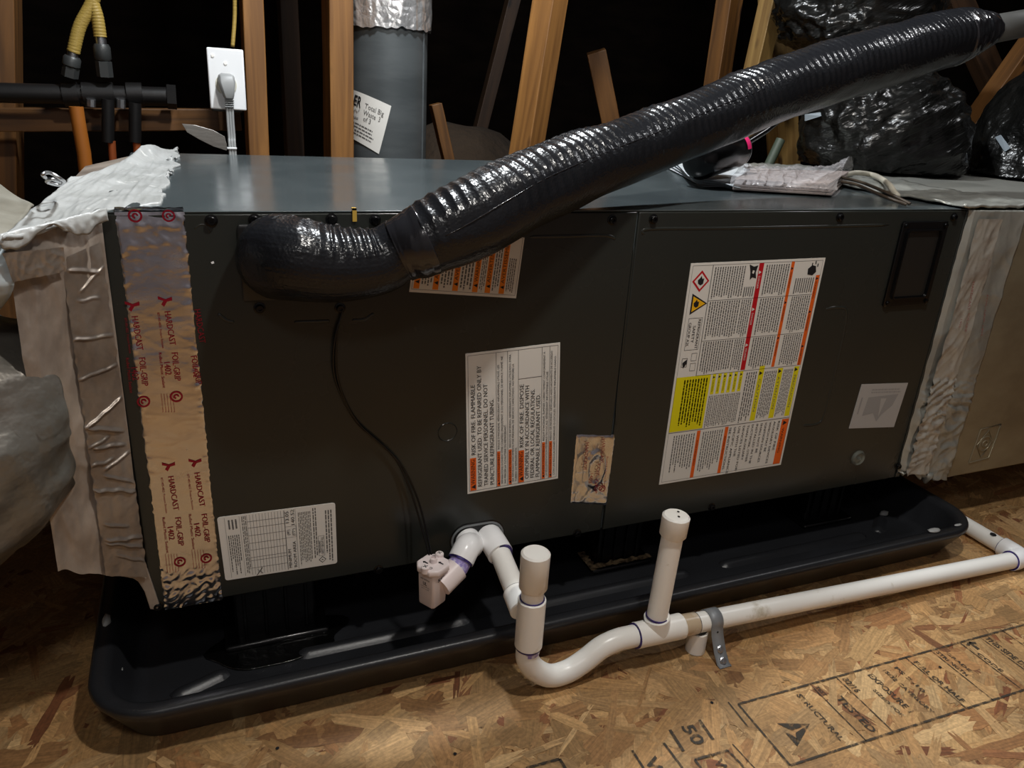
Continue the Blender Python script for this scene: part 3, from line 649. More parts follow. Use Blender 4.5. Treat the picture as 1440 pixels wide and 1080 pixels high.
# ------------------------------------------------------------------ supply plenum at the left
pl = thing('supply_plenum', (-.05,.28,0), 'grey mastic coated supply plenum joined to the left end of the cabinet', 'duct')
def quad(c, a, b): TL, TR, BR, BL = c; return (TL*(1-a)+TR*a)*(1-b)+(BL*(1-a)+BR*a)*b
YL = -.055
fTL, fTR, fBR, fBL = at(6,338,y=YL-.02), at(142,300,y=-.004), at(206,812,y=-.004), at(82,802,y=YL)
def pf(a, b):
    p = quad((fTL,fTR,fBR,fBL), a, b); h = .004*fbm(Vector((a*2,b*5,2)),2)+.002*ridge(Vector((a*4+b,b*5,4)),2)
    return Vector((p.x, p.y-h, p.z+.004*noise.noise(Vector((a*6,b*3,9)))))
MB().grid(pf, 50, 130).build('front_skin', MASTICF, pl, smooth='all')
bk = MB(); e = Vector((.002,.004,0))
bk.prism([fTL+Vector((.004,.008,-.004)), fTR+Vector((-.001,.008,-.004)), fBR+Vector((-.001,.008,.004)), fBL+Vector((.004,.008,.004))], (0,.56,0)).build('plenum_box', MASTICF, pl)
MB().prism([at(u, v, y=-.004) for u, v in ((150,800),(207,800),(224,850),(222,858),(211,857),(203,832),(194,818),(182,811),(150,809))], (0,.0035,0)).build('mastic_drip', MASTICF, pl, bevel=.0008)
# dull foil tape over the joint, wrinkled across
c5 = [at(88,362,y=-.034), at(143,338,y=-.003), at(208,806,y=-.003), at(150,804,y=-.028)]
def wr(x, z): return .0
def pt_(a, b):
    p = quad(c5, a, b); w_ = 0
    for b0, sl, a0, a1, am in ((.055,.05,.1,.9,1),(.09,-.06,.3,1,.9),(.13,.03,.2,.8,.6),(.235,.012,0,1,.8),(.335,-.012,0,1,.8),(.455,-.075,0,1,1.5),(.505,.03,0,.9,1.4),(.53,-.05,0,.55,.8),(.56,-.01,.1,.9,1.1),(.60,-.035,0,.6,.9),(.615,-.07,.3,1,1),(.66,.05,.25,1,.8),(.70,.012,0,1,1.3),(.82,.01,.1,.7,.7),(.865,-.01,.1,1,1.1),(.885,.012,.1,1,1.1),(.93,.03,.3,1,.5)):
        if a0 <= a <= a1: w_ = max(w_, am*math.exp(-((b-b0-sl*(a-.5)-.006*noise.noise(Vector((a*4,b0*40,1))))/.0045)**2)*min(1, (a-a0)*8+.1, (a1-a)*8+.3))
    h = .0075+.0030*w_+.0006*fbm(Vector((a*4,b*20,1)))
    p = p+Vector((.0015*noise.noise(Vector((b*40,a,3))) if a in (0,1) else 0,0,0)); return Vector((p.x, p.y-h, p.z))
tp = MB().grid(pt_, 30, 420).build('foil_tape', FOILD, pl, smooth='all'); tp['label'] = 'dull wrinkled foil tape over the plenum joint'
def ptop(a, b):
    # top mastic: from the flap at the left front to the cabinet's top at the right
    TLb, TRb, TRf, TLf = at(100,250,z=HZ+.008), at(252,210,z=HZ+.004), at(224,285,z=HZ+.002), at(3,334,z=HZ-.004)
    p = quad((TLb,TRb,TRf,TLf), a, b)
    p.x += a**8*(.016*noise.noise(Vector((b*9,1,1)))+.006*noise.noise(Vector((b*40,1,1))))
    h = .0012*ridge(Vector((a*7,b*3,3)),2)+.003*fbm(Vector((a*3,b*4,1)),2)
    bulge = .017*math.exp(-((a-.62)**2/.04+(b-.0)**2/.02))
    return Vector((p.x, p.y+.026*math.sin(a*math.pi)**1.0*b*(.3+.7*a), p.z+max(-.001, h)*min(1,(1-a)*6+.15)+bulge))
MB().grid(ptop, 80, 90).build('mastic_coat', MASTIC, pl, smooth='all', solid=.004)
def plip(a, b):
    A = at(3,334,y=-.083); B = at(152,297,y=-.006); p = A*(1-a)+B*a
    drop = .012+.009*math.sin(a*9+1)*math.sin(a*3.1)+.004*noise.noise(Vector((a*12,2,2)))
    return Vector((p.x, p.y-.006-.003*math.sin(b*3.1)+.002*noise.noise(Vector((a*20,b*3,1))), p.z+.004-b*drop))
MB().grid(plip, 60, 8).build('mastic_lip', MASTIC, pl, smooth='all', solid=.004)
def pt2(a, b):
    p = quad((at(7,352,y=-.078), at(92,344,y=-.036), at(95,378,y=-.036), at(22,392,y=-.07)), a, b); return Vector((p.x, p.y-.010-.0016*ridge(Vector((a*4,b*1.5,3)),2), p.z))
MB().grid(pt2, 50, 24).build('foil_tape', FOILD, pl, smooth='all')
# light mastic skim at the front top edge of the cabinet, under the folded foil
def psk(a, b):
    p = at(196+a*62,296-b*3,z=HZ+.001); return Vector((p.x, .001+b*(.03+.02*noise.noise(Vector((a*8,1,1)))), HZ+.0013+.0006*noise.noise(Vector((a*20,b*4,1)))))
# rising left transition
tr = [(-.40,.05,.47),(-.25,.03,.48),(-.10,.02,.45)]
def ptr(a, b):
    A = at(-160,170,y=.42); B = at(48,288,y=.10) ; C_ = at(4,334,y=-.078); D = at(-200,330,y=-.12)
    A2 = at(-60,225,y=.34)
    p = quad((A2,B,C_,D), a, b); return Vector((p.x, p.y, p.z+.004*fbm(Vector((a*3,b*3,5)),2)))
MB().grid(ptr, 40, 40).build('transition_top', mat('grey_board_jacket', s2(140,137,126), .55, bump=[((18,18,18), .35, .004, 'noise')], var=((10,10,10), s2(120,116,104), .4, .62)), pl, smooth='all', solid=.004)
def ptf(a, b):
    A = at(-220,330,y=-.125); B = at(6,345,y=-.07); C_ = at(-4,440,y=-.06); D = at(-220,470,y=-.12)
    p = quad((A,B,C_,D), a, b); return Vector((p.x+.012*math.sin(b*3.14)*a, p.y-.012*math.sin(b*3.14)-.004*noise.noise(Vector((a*7,b*7,1))), p.z))
MB().grid(ptf, 30, 20).build('transition_side', mat('pale_jacket', s2(176,186,190), .4, bump=[((40,40,40), .3, .003, 'noise')]), pl, smooth='all', solid=.004)
# wire hanger tie on the top
w0 = [at(64,250,z=HZ+.03), at(60,245,z=HZ+.038), at(70,243,z=HZ+.036), at(86,252,z=HZ+.03), at(90,256,z=HZ+.022), at(82,260,z=HZ+.018), at(66,256,z=HZ+.022), at(72,252,z=HZ+.028), at(84,256,z=HZ+.024)]
w0 = [Vector(p) for p in spline([tuple(p) for p in w0], 6)]
tag(MB().tube(w0, .0016, 8).build('wire_tie', SILVER, smooth='all'), 'twisted grey wire tie standing on the mastic at the upper left', 'wire')

# round flexible duct at far left
fx = thing('flexible_duct', (-.3,.1,FZ), 'crumpled silver jacketed flexible duct bulging in at the left edge', 'duct')
path = spline([(-.056,.03,.25,.012),(-.060,.025,.25,.045),(-.072,.02,.25,.075),(-.095,.01,.25,.102),(-.13,.0,.245,.122),(-.19,-.01,.235,.138),(-.30,-.02,.22,.150),(-.50,-.02,.2,.16),(-.8,-.02,.17,.16)], 14)
MB().tube([p[:3] for p in path], [p[3] for p in path], 72, fn=lambda L, th, d, t: .007*ridge(Vector((L*9, d.y*3, d.z*3)), 2)+.009*fbm(Vector((L*7, d.y*2, d.z*2+4)))).build('duct_jacket', JACKET, fx, smooth='all')

# ------------------------------------------------------------------ return duct at the right
rd = thing('return_duct', (1.6,.28,-.03), 'beige metal return duct with taped mastic joint at the right end of the cabinet', 'duct')
xb0 = at(1440,322,y=-.012).x; xb1 = at(1320,676,y=-.012).x
XB = (xb0+xb1)/2; zB = at(1322,674,y=-.012).z; zT = HZ-.004
MB().box((XB-.003,-.012,zB), (2.1,.55,zT)).build('duct_box', GALV2, rd, bevel=.003)
def pj_(a, b):   # joint band front
    x = LX-.008+(XB+.004-LX+.008)*a; z = zT+.004-(zT-zB+.004)*b
    cut = 0
    if b > .94: z = zT+.004-(zT-zB+.004)*.94 + (-.0)*(1) - (b-.94)/.06*((.006+.026*max(0,a-.15)**.7)+.008*noise.noise(Vector((a*9,1,1))))*1.0
    lo_ = max(0, min(1, (b-.55)/.15)); h = .006+(.0012+.003*lo_)*ridge(Vector((a*2.5,b*(7+7*lo_),1)),2)+.003*fbm(Vector((a*2,b*6,3)),2)
    if a < .03: h = .0012; x += .003*noise.noise(Vector((b*18,4,4)))
    return Vector((x, -h-.008*a, z))
jb = MB().grid(pj_, 50, 170).build('joint_band', JOINT, rd, smooth='all', solid=.006); jb['label'] = 'silvery mastic band with wrinkled tape'
def pjt(a, b):
    x = LX-.03+(XB+.06-LX+.03)*a; y = -.008+b*.56
    if a == 0: x += .02*noise.noise(Vector((b*12,4,4)))
    return Vector((x, y, HZ+.002+.003*ridge(Vector((a*4,b*12,1)),2)+.004*fbm(Vector((a*3,b*9,8)))*min(1,a*5)))
MB().grid(pjt, 30, 90).build('mastic_coat', JOINT, rd, smooth='all', solid=.004)  # darker joint mastic: weaker light at this end put into the colour
def pjd(a, b):
    x = XB+.05+a*.9; return Vector((x, -.016+b*.57, HZ-.002+.002*fbm(Vector((a*9,b*9,8)))))
MB().grid(pjd, 40, 30).build('duct_top_wrap', mat('grey_wrap', s2(120,120,114), .6, bump=[((40,40,40), .4, .003, 'noise')]), rd, smooth='all', solid=.004)
def ptt(a, b):   # tape over the joint
    x = LX+.002+.046*a+.003*math.sin(b*5); z = HZ-.012-(HZ-.02)*b*1.0+0
    fold = ridge(Vector((a*1.4+9, b*(8 if b < .6 else 26)+a, 3)), 2)
    return Vector((x, -.0105-.004*a-.004*fold*(.5 if b < .6 else 1), z))
jt = MB().grid(ptt, 24, 170).build('foil_tape', mat('pale_foil_tape', s2(178,175,166), .38, metal=.35, bump=[((30,30,16), .3, .003, 'noise'), ((120,120,60), .2, .001, 'noise')], var=((25,25,25), s2(158,150,140), .5, .6)), rd, smooth='all')
FT = MB(); foil_h = lambda x, z: .0185
foil_text('HARDCAST', 1352,392,1345,432,.007,jt); foil_text('FOIL-GRIP', 1346,436,1341,462,.007,jt); foil_text('1402', 1336,443,1333,456,.006,jt); foil_text('FOIL-GRIP 1402', 1372,410,1364,468,.005,jt); foil_h = foil_h0
tag(FT.build('red_print', mat('faded_red_print', s2(150,84,84), .5), jt), kind='stuff')
# drip of mastic under the joint
MB().lathe([(.009,0),(.01,-.006),(.006,-.014),(.003,-.02),(0,-.022)], at(1305,664,y=-.008), (0,0,1), 12).build('mastic_drip', JOINT, rd, smooth='all')
# embossed mark
p = at(1385, 624, y=-.0125); em = MB()
def loop_ring(pts, r): em.tube([Vector(q_) for q_ in pts+[pts[0]]], r, 6, caps=False)
loop_ring([(p.x+a, -.0125, p.z+b) for a, b in ((-.026,-.034),(.022,-.030),(.026,.034),(-.022,.030))], .0012)
loop_ring([(p.x+.014*math.cos(t_*.3927), -.0125, p.z+.014*math.sin(t_*.3927)) for t_ in range(16)], .0012)
loop_ring([(p.x+a, -.0125, p.z+b) for a, b in ((-.02,0),(0,-.026),(.02,0),(0,.026))], .001)
loop_ring([(p.x+.006*math.cos(t_*.785), -.0125, p.z+.006*math.sin(t_*.785)) for t_ in range(8)], .0012)
em.build('embossed_mark', GALV2, rd, smooth='all')

# ------------------------------------------------------------------ drain pan
pan = thing('drain_pan', (.59,.26,FZ), 'shallow black plastic drain pan under the air handler', 'drain pan')
PX0, PX1, PY0, PY1 = -.069, 1.248, -.106, .62; PT = -.050
def ploop(ins, z, r=.075):
    out = []; x0, x1, y0, y1 = PX0+ins, PX1-ins, PY0+ins, PY1-ins; r = max(.01, r-ins)
    for cx, cy, a0 in ((x0+r,y0+r,180),(x1-r,y0+r,270),(x1-r,y1-r,0),(x0+r,y1-r,90)):
        for i in range(13): th = math.radians(a0+i*7.5); out.append(Vector((cx+r*math.cos(th), cy+r*math.sin(th), z)))
    return out
pb = MB(); loops(pb, [ploop(.036, FZ+.001), ploop(.031, FZ+.003), ploop(.003, PT-.014), ploop(.0005, PT-.010), ploop(0, PT-.005), ploop(.002, PT-.001), ploop(.006, PT), ploop(.014, PT-.0005), ploop(.019, PT-.003), ploop(.023, PT-.009), ploop(.036, FZ+.018), ploop(.042, FZ+.011), ploop(.052, FZ+.008)])
pb.build('pan_shell', BLACKP, pan, smooth='all')
def rib(p, q, w_=.011, h=.006, name='floor_rib'):
    p = Vector(p); q = Vector(q); d = (q-p).normalized(); n = Vector((-d.y, d.x, 0)); L = (q-p).length; m = MB()
    def g(a, b):
        s_ = a; e_ = min(s_, 1-s_)*L; k = min(1, e_/w_)**.5; c_ = math.cos((b-.5)*math.pi)
        return p+d*(L*a)+n*((b-.5)*2*w_*(.4+.6*k))+Vector((0,0,h*c_*k))
    m.grid(g, 60, 10).build(name, BLACKP, pan, smooth='all')
ZI = FZ+.008
a_ = at(418,921,z=ZI+.004); b_ = at(640,868,z=ZI+.004); rib((a_.x,(a_.y+b_.y)/2,ZI), (b_.x+.02,(a_.y+b_.y)/2,ZI))
yr = (a_.y+b_.y)/2
a_ = at(240,978,z=ZI+.004); b_ = at(322,940,z=ZI+.004); rib((a_.x,a_.y,ZI), (b_.x,b_.y,ZI))
rib((.46,yr,ZI), (.74,yr,ZI)); rib((.80,yr,ZI), (1.10,yr,ZI)); rib((1.13,.0,ZI),(1.18,.04,ZI))
for x_ in (.25,.40,.80,.92): rib((x_,.12,ZI), (x_,.52,ZI))
# mastic crumbs dropped in the pan
def crumb(name, p, s_, label, m=MASTIC, seed=0):
    me = bmesh.new(); bmesh.ops.create_icosphere(me, subdivisions=2, radius=1)
    mb = MB(); me.verts.ensure_lookup_table()
    mb.add([(p.x+v.co.x*s_[0]*(1+.4*noise.noise(v.co*2+Vector((seed,0,0)))), p.y+v.co.y*s_[1]*(1+.4*noise.noise(v.co*2+Vector((seed,3,0)))), p.z+s_[2]*.8+v.co.z*s_[2]*(1+.3*noise.noise(v.co*3+Vector((seed,0,3))))) for v in me.verts], [tuple(v.index for v in f.verts) for f in me.faces]); me.free()
    return tag(mb.build(name, m, smooth='all'), label, 'debris')
crumb('mastic_crumb', at(165,944,z=PT-.03), (.006,.010,.004), 'grey mastic crumb stuck on the pan\u2019s left inner wall', seed=1)
crumb('mastic_crumb', at(150,876,z=PT-.004), (.005,.012,.004), 'pale mastic crumb on the left rim of the pan below the plenum', seed=2)
crumb('mastic_crumb', at(1313,747,z=PT), (.013,.006,.002), 'white mastic smear on the front rim near the pan\u2019s right end', seed=3)
crumb('mastic_crumb', at(1243,724,z=ZI), (.010,.006,.004), 'pale mastic crumb inside the pan near its right end', seed=4)
crumb('mastic_crumb', at(1347,739,z=PT), (.008,.003,.0015), 'small white mastic smear at the pan\u2019s right front corner', seed=5)

# support blocks under the cabinet
def block(x0, x1, y0, y1, label, m=RUBBER, dirty=False, group=None):
    t = thing('support_block', ((x0+x1)/2, (y0+y1)/2, ZI), label, 'support', group)
    MB().box((x0,y0,ZI), (x1,y1,0)).build('riser', m, t, bevel=.004)
    MB().box((x0-.014,y0-.016,ZI), (x1+.014,y1+.016,ZI+.009)).build('base_flange', m, t, bevel=.004)
    for k in range(4):
        xx = x0+(x1-x0)*(k+.5)/4; MB().box((xx-.002,y0-.004,ZI+.009), (xx+.002,y0,-.004)).build('web', m, t, bevel=.001)
    return t
t = block(.085,.185,.045,.50,'black ribbed support block with wet base under the cabinet\u2019s left end')
g0 = at(832,803,z=ZI+.009); g1 = at(918,786,z=ZI+.009); gy = (g0.y+g1.y)/2
t = block(g0.x+.016,g1.x-.014,gy+.016,.50,'dirty support block with tan grime edges behind the vent riser')
a0 = at(838,803,z=ZI+.009); d_ = MB()
def pdirt(a, b):
    p = Vector((g0.x,gy-.001,ZI+.0095))+Vector(((g1.x-g0.x)*a, .004+.010*b*(1+.7*noise.noise(Vector((a*9,1,1)))), .0))
    return Vector((p.x, p.y, p.z+.0022*max(0,noise.noise(Vector((a*16,b*2,1)))+.4)))
d_.grid(pdirt, 40, 4).build('grime', TAN, t)
def pdirt2(a, b): return Vector((g0.x+.012*b*(1+.5*noise.noise(Vector((a*9,4,1)))), gy+.05*a, ZI+.0098+.002*noise.noise(Vector((a*12,b,1)))))
MB().grid(pdirt2, 20, 3).build('grime', TAN, t)
block(1.02,1.10,.06,.50,'black ribbed support block under the cabinet\u2019s right end')
# puddle
pu = []
for k in range(40):
    th = 2*math.pi*k/40; r = 1+.3*noise.noise(Vector((math.cos(th)*1.5, math.sin(th)*1.5, 2))); pu.append(Vector((.135+.085*r*math.cos(th), .035+.045*r*math.sin(th), ZI)))
tag(MB().prism(pu, (0,0,.0025)).build('puddle', WATER, bevel=.001), 'dark wet puddle around the left support block', 'puddle')

# ------------------------------------------------------------------ refrigerant line in black wrap
ho = thing('insulated_refrigerant_line', at(385,365,y=0), 'thick black wrapped refrigerant line rising from the cabinet to the upper right', 'pipe')
HP = [(372,362,.000,66),(385,362,-.022,112),(415,365,-.045,116),(470,373,-.052,104),(530,368,-.056,92),(562,353,-.060,86),(598,338,-.066,100),(650,314,-.066,112),(700,289,-.060,112),(750,264,-.046,105),(800,243,-.03,100),(850,224,-.01,93),(900,206,.01,90),(950,187,.03,85),(1000,166,.05,86),(1050,146,.07,84),(1100,126,.09,84),(1150,109,.105,84),(1200,94,.12,82),(1250,80,.135,80),(1300,65,.15,76),(1340,54,.16,72),(1370,46,.168,56),(1390,42,.173,42)]
H3 = []
for u, v, y, w_ in HP:
    p = at(u, v, y=y); H3.append((p.x, p.y, p.z, px(w_, p)/2))
def wrinkle(L, th, d, t):
    up = max(0, d.z*.85 + .15)**.7 if d.z > -.17 else 0
    s_ = L*2*math.pi/.0122 + 1.7*noise.noise(Vector((L*9, th*.5, 3))) + 2.2*noise.noise(Vector((L*26, d.z*1.5, 1)))
    amp = (.0021+.0022*min(1, max(0, (L-.45)/.3)))*up*(.55+.6*noise.noise(Vector((L*14, d.z*2, 7))))
    return amp*(1-abs(math.sin(s_*.5)))**1.0*1.6 + .0016*noise.noise(Vector((L*22, d.y*2, d.z*2)))
def grooves(L, th, d, t):
    return wrinkle(L, th, d, t)*(.9 if d.z > .35 else .3) + .00035*math.sin(th*44)
ALL = spline(H3, 30)
def hose_piece(name, i0, i1, n, m, fn, grow=0, label=None, nn=110):
    N_ = len(ALL)-1; K = N_/(len(H3)-1); a_ = max(0, int(i0*K)-1); b_ = min(N_, int(i1*K)+1); sp = ALL[a_:b_+1]
    L0 = sum((Vector(ALL[j+1][:3])-Vector(ALL[j][:3])).length for j in range(a_))
    o = MB().tube([p[:3] for p in sp], [p[3]+grow for p in sp], nn, fn=(lambda L, th, d, t: fn(L+L0, th, d, t))).build(name, m, ho, smooth='all')
    if label: o['label'] = label
    return o
hose_piece('elbow_wrap', 0, 5, 26, HOSE, grooves)
hose_piece('foam_wrap', 6, 22, 34, HOSE, wrinkle)
hose_piece('tape_band', 5, 6, 22, TAPEB, lambda L, th, d, t: .0012*noise.noise(Vector((L*160, th*.8, 1))), grow=.0012, label='smooth shiny black tape band')
hose_piece('end_tape', 21, 23, 20, TAPEB, lambda L, th, d, t: .0025*ridge(Vector((L*60, th, 2)), 1))
pe = [at(1386,43,y=.172), at(1440,33,y=.185), at(1560,5,y=.22)]
MB().tube(pe, px(19, pe[0]), 32).build('bare_insulation', mat('grey_foam', s2(62,62,60), .6), ho, smooth='all')
# spiralling lap seam on the wrap
sp = spline(H3[6:22], 10); sm = []
for i, p in enumerate(sp):
    t_ = i/len(sp); c_ = Vector(p[:3]); d = (Vector(sp[min(i+1,len(sp)-1)][:3])-Vector(sp[max(i-1,0)][:3])).normalized()
    tocam = (CAM-c_).normalized(); tocam = (tocam-d*tocam.dot(d)).normalized(); upv = d.cross(tocam)*-1
    if upv.z < 0: upv = -upv
    ang = math.radians(-8+22*math.sin(t_*3.1)); sm.append(c_+(tocam*math.cos(ang)+upv*math.sin(ang))*(p[3]+.0007))
MB().tube(sm[4:90], .0006, 6).build('lap_seam', TAPEB, ho, smooth='all')
# black square escutcheon behind the elbow
a_ = at(333,312,y=0); b_ = at(482,425,y=0)
loops_ = MB(); zb = at(345,423,y=0).z; loops(loops_, [rrect(a_.x,b_.x,zb,HZ-.012,.003,-.0008), rrect(a_.x,b_.x,zb,HZ-.012,.003,-.0028), rrect(a_.x+.001,b_.x-.001,zb+.001,HZ-.013,.003,-.0036)])
loops_.build('line_cover_plate', mat('black_plate', s2(30,31,32), .35), ah, smooth=True)

# low-voltage wire from the hose down to the float switch
wp = [(482,436,-.004),(474,470,-.006),(473,520,-.006),(484,560,-.006),(505,596,-.006),(540,628,-.007),(565,655,-.008),(585,695,-.012),(598,740,-.025),(607,782,-.042),(609,790,-.045)]
wp2 = [(482,436,-.004),(471,475,-.006),(469,520,-.005),(480,556,-.005),(502,594,-.005),(536,624,-.006),(560,651,-.008),(578,692,-.013),(592,738,-.024),(604,782,-.042),(608,790,-.045)]

# ------------------------------------------------------------------ float switch on the left port
fs = thing('float_switch', at(610,860,y=-.05), 'white float switch box on a short elbow from the left drain port', 'switch')
for q_ in (wp, wp2):
    W3 = spline([tuple(at(u, v, y=y)) for u, v, y in q_], 8); MB().tube(W3, .0012, 8).build('wire', RUBBER, fs, smooth='all')
# elbow: out of the port then down to the left
E0 = at(655,755,y=0); E0 = Vector((p0.x+.001, -.001, zc))
E1 = E0+Vector((.001,-.022,.000)); E2 = at(650,785,y=-.045); E3 = at(636,803,y=-.058)
rr = .0165
pathE = spline([tuple(E0), tuple(E0+Vector((0,-.014,0))), tuple(at(657,770,y=-.036)), tuple(at(648,788,y=-.047))], 10)
MB().tube(pathE, rr, 32).build('elbow', PVCW, fs, smooth=True)
d_ = (Vector(pathE[-1])-Vector(pathE[-4])).normalized()
MB().tube([Vector(pathE[-1])-d_*.002, Vector(pathE[-1])+d_*.0016], .0158, 28).build('primer_ring', PRIMER, fs, smooth=True)
T1 = Vector(pathE[-1])+d_*.001; T2 = at(622,820,y=-.062)
MB().tube([T1, T1+d_*.006, T2], [.0138,.0138,.0128], 28).build('pipe_stub', PRIMERL, fs, smooth=True)
MB().tube([T1+d_*.010, T2+(T2-T1)*.1], [.0152,.0150], 28).build('switch_socket', SWITCHW, fs, smooth=True)
# box body: tapered, with octagonal lid and two screws
yb = -.066
fb = [at(588,806,y=yb), at(616,812,y=yb-.004), at(634,800,y=yb+.02)]
bl = at(590,852,y=yb); br = at(615,861,y=yb-.004)
cx = (bl.x+br.x)/2; zlo = bl.z-.003; zhi = at(600,803,y=yb).z
bw = (at(636,800,y=yb+.005).x-at(587,806,y=yb).x)/2
cxx = (at(636,800,y=yb+.005).x+at(587,806,y=yb).x)/2
Rz = Matrix.Rotation(math.radians(32), 3, 'Z')
def oct_(w_, d__, z, c=.25):
    pts = [(-1,-1+c),(-1+c,-1),(1-c,-1),(1,-1+c),(1,1-c),(1-c,1),(-1+c,1),(-1,1-c)]
    return [Rz@Vector((a*w_, b*d__, 0))+Vector((cxx-.001, yb+.008, z)) for a, b in pts]
bs = MB(); loops(bs, [oct_(.0115,.0115,zlo,.2), oct_(.0125,.0125,zlo+.002,.2), oct_(.0135,.0135,zhi-.006,.2), oct_(.0138,.0138,zhi,.2)]); bs.add(oct_(.0115,.0115,zlo,.2), [tuple(range(8))])
sb = bs.build('switch_box', SWITCHW, fs, bevel=.0008)
lb = MB(); loops(lb, [oct_(.0165,.0165,zhi-.004,.45), oct_(.0175,.0175,zhi-.002,.45), oct_(.0175,.0175,zhi+.003,.45), oct_(.0165,.0165,zhi+.0045,.45)]); lb.add(oct_(.0165,.0165,zhi-.004,.45), [tuple(range(8))])
lid = lb.build('switch_lid', SWITCHW, fs, bevel=.0006)
cc = Vector((cxx-.001, yb+.008, zhi+.0045))
MB().lathe([(.0048,0),(.0045,.006),(.003,.0065),(.003,.003),(0,.003)], cc+Vector((.001,.001,0)), (0,0,1), 20).build('wire_boss', SWITCHW, lid, smooth=True)
for a, b in ((-.0125,-.010),(.0115,.0118)):
    q_ = cc+Vector((a, b, -.004)); MB().lathe([(.0052,0),(.0052,.007),(.0042,.008),(0,.008)], q_, (0,0,1), 18).build('lid_screw', SWITCHW, lid, smooth=True)
    MB().box((q_.x-.003,q_.y-.0005,q_.z+.0078), (q_.x+.003,q_.y+.0005,q_.z+.0083)).box((q_.x-.0005,q_.y-.003,q_.z+.0078), (q_.x+.0005,q_.y+.003,q_.z+.0083)).build('screw_slot', INKG, lid)
mk = MB()
for a, b in ((-.011,.003),(.0105,-.004)):
    q_ = [Rz@Vector((x_, y_, 0))+cc+Vector((a*.8, b, .0003)) for x_, y_ in ((-.001,-.004),(.001,-.004),(.001,.001),(.0025,.001),(0,.004),(-.0025,.001),(-.001,.001))]; mk.add(q_, [tuple(range(7))])
for a, b in ((-.006,-.0105),(.0045,.0125)):
    for k in range(10):
        th = k*.6283; th2 = th+.5; q0 = cc+Vector((a, b, .0003)); mk.add([q0+Vector((r_*math.cos(t_), r_*math.sin(t_), 0)) for r_, t_ in ((.0022,th),(.0022,th2),(.0013,th2),(.0013,th))], [(0,1,2,3)])
mk.build('arrow_marks', INK, lid)
# print on the two front faces of the box
def side_print(sgn, lines):
    nrm = Rz@Vector((0,-1,0)) if sgn < 0 else Rz@Vector((-1,0,0)); ux = Rz@Vector((1,0,0)) if sgn < 0 else Rz@Vector((0,-1,0))
    if sgn < 0: pass
    o_ = Vector((cxx-.001, yb+.008, zhi-.010))+nrm*.0142; m_ = MB()
    for (tx, size, dz, wd, bold) in lines:
        vs, f_, w__ = text_geo(tx, bold); k = wd/w__
        m_.add([o_+ux*(v.x*k-wd/2)+Vector((0,0,dz+v.y*size))-nrm*(.0006 if dz < -.012 else 0) for v in vs], f_)
    tag(m_.build('print', INK, sb), kind='stuff')
side_print(-1, [('SS2',.006,-.004,.014,True)])
side_print(1, [('UL',.0062,-.010,.006,True),('WET SWITCH',.0026,-.003,.014,True),('US',.002,-.010,.0001,False),('LISTED 24V AC',.0018,-.0135,.014,False),('MAX 1.5 AMP',.0018,-.0165,.012,False)])

# ------------------------------------------------------------------ condensate drain line
PY = -.143; r0 = .0133; r1 = .0166
dl = thing('drain_line', at(780,960,y=PY), 'white plastic condensate drain line with trap and two capped risers in front of the pan', 'pipe')
def A(u, v, y=PY): return at(u, v, y=y)
def pipe(name, pts, r, m=PVC, n=32, sm=True):
    return MB().tube([Vector(p) for p in pts], r, n).build(name, m, dl, smooth=sm)
def collar(c, d, r, m=PRIMER, w_=.0022): d = Vector(d).normalized(); return MB().tube([c-d*w_/2, c+d*w_/2], r, 32).build('primer_ring', m, dl, smooth=True)
up = Vector((0,0,1))
def socket(name, p, q, r=r1, m=PVC, lip=.0012):
    p = Vector(p); q = Vector(q); d = (q-p).normalized(); L = (q-p).length
    return MB().lathe([(r-.004,.0003),(r-lip,0),(r,lip),(r,L-lip),(r-lip,L),(r-.004,L-.0003)], p, d, 36).build(name, m, dl, smooth=True)
# left riser: cap, pipe, tee body
xr = A(746,870).x
def V(z, x=None): return Vector((xr if x is None else x, PY, z))
zt = A(750,776).z; zcb = A(750,826).z; zt1 = A(746,842).z; zt0 = A(744,907).z
MB().lathe([(r1-.001,0),(r1,.0012),(r1+.0003,zt-zcb-.003),(r1-.002,zt-zcb-.0008),(0,zt-zcb)], V(zcb), (0,0,1), 36).build('riser_cap', PVC, dl, smooth=True)
pipe('riser_pipe', [V(zt1-.01), V(zcb+.004)], r0)
collar(V(zt1), up, r0+.0014)
socket('tee_body', V(zt0), V(zt1))
# inlet from the right port
Q0 = Vector((p1.x+.001, -.001, zc)); Q1 = Q0+Vector((0,-.016,0)); Qe = Vector((xr-.004, PY+.012, A(740,868).z))
dq = (Qe-(Q1+Vector((.003,-.012,-.004)))).normalized(); Q2 = Q1+Vector((.003,-.010,-.003))+dq*.012
pipe('port_elbow', spline([tuple(Q0), tuple(Q1), tuple(Q1+Vector((.001,-.008,-.002))), tuple(Q2)], 8), r1+.0004, PVCW)
collar(Q2, dq, r1-.0004)
pipe('inlet_pipe', [Q2-dq*.004, Qe-dq*.01], r0)
socket('tee_branch', Qe-dq*.030, Qe, r1-.0004)
collar(Qe-dq*.0305, dq, r0+.001, INKG, .0012)
# trap
tz = [V(zt0+.006), V(zt0-.004)]
tpath = spline([tuple(V(zt0+.004)), tuple(V(A(744,924).z)), tuple(A(752,941)), tuple(A(773,950)), tuple(A(798,944)), tuple(A(822,929)), tuple(A(845,911)), tuple(A(868,900)), tuple(A(888,895)), tuple(A(896,893))], 10)
pipe('trap_bend', tpath, r0+.0006, PVC, sm='all')
collar(V(zt0-.0006), up, r0+.0022, PRIMER, .003); MB().tube([V(zt0-.002), V(zt0-.0085)], r0+.0009, 32).build('primer_smear', PRIMERL, dl, smooth=True)
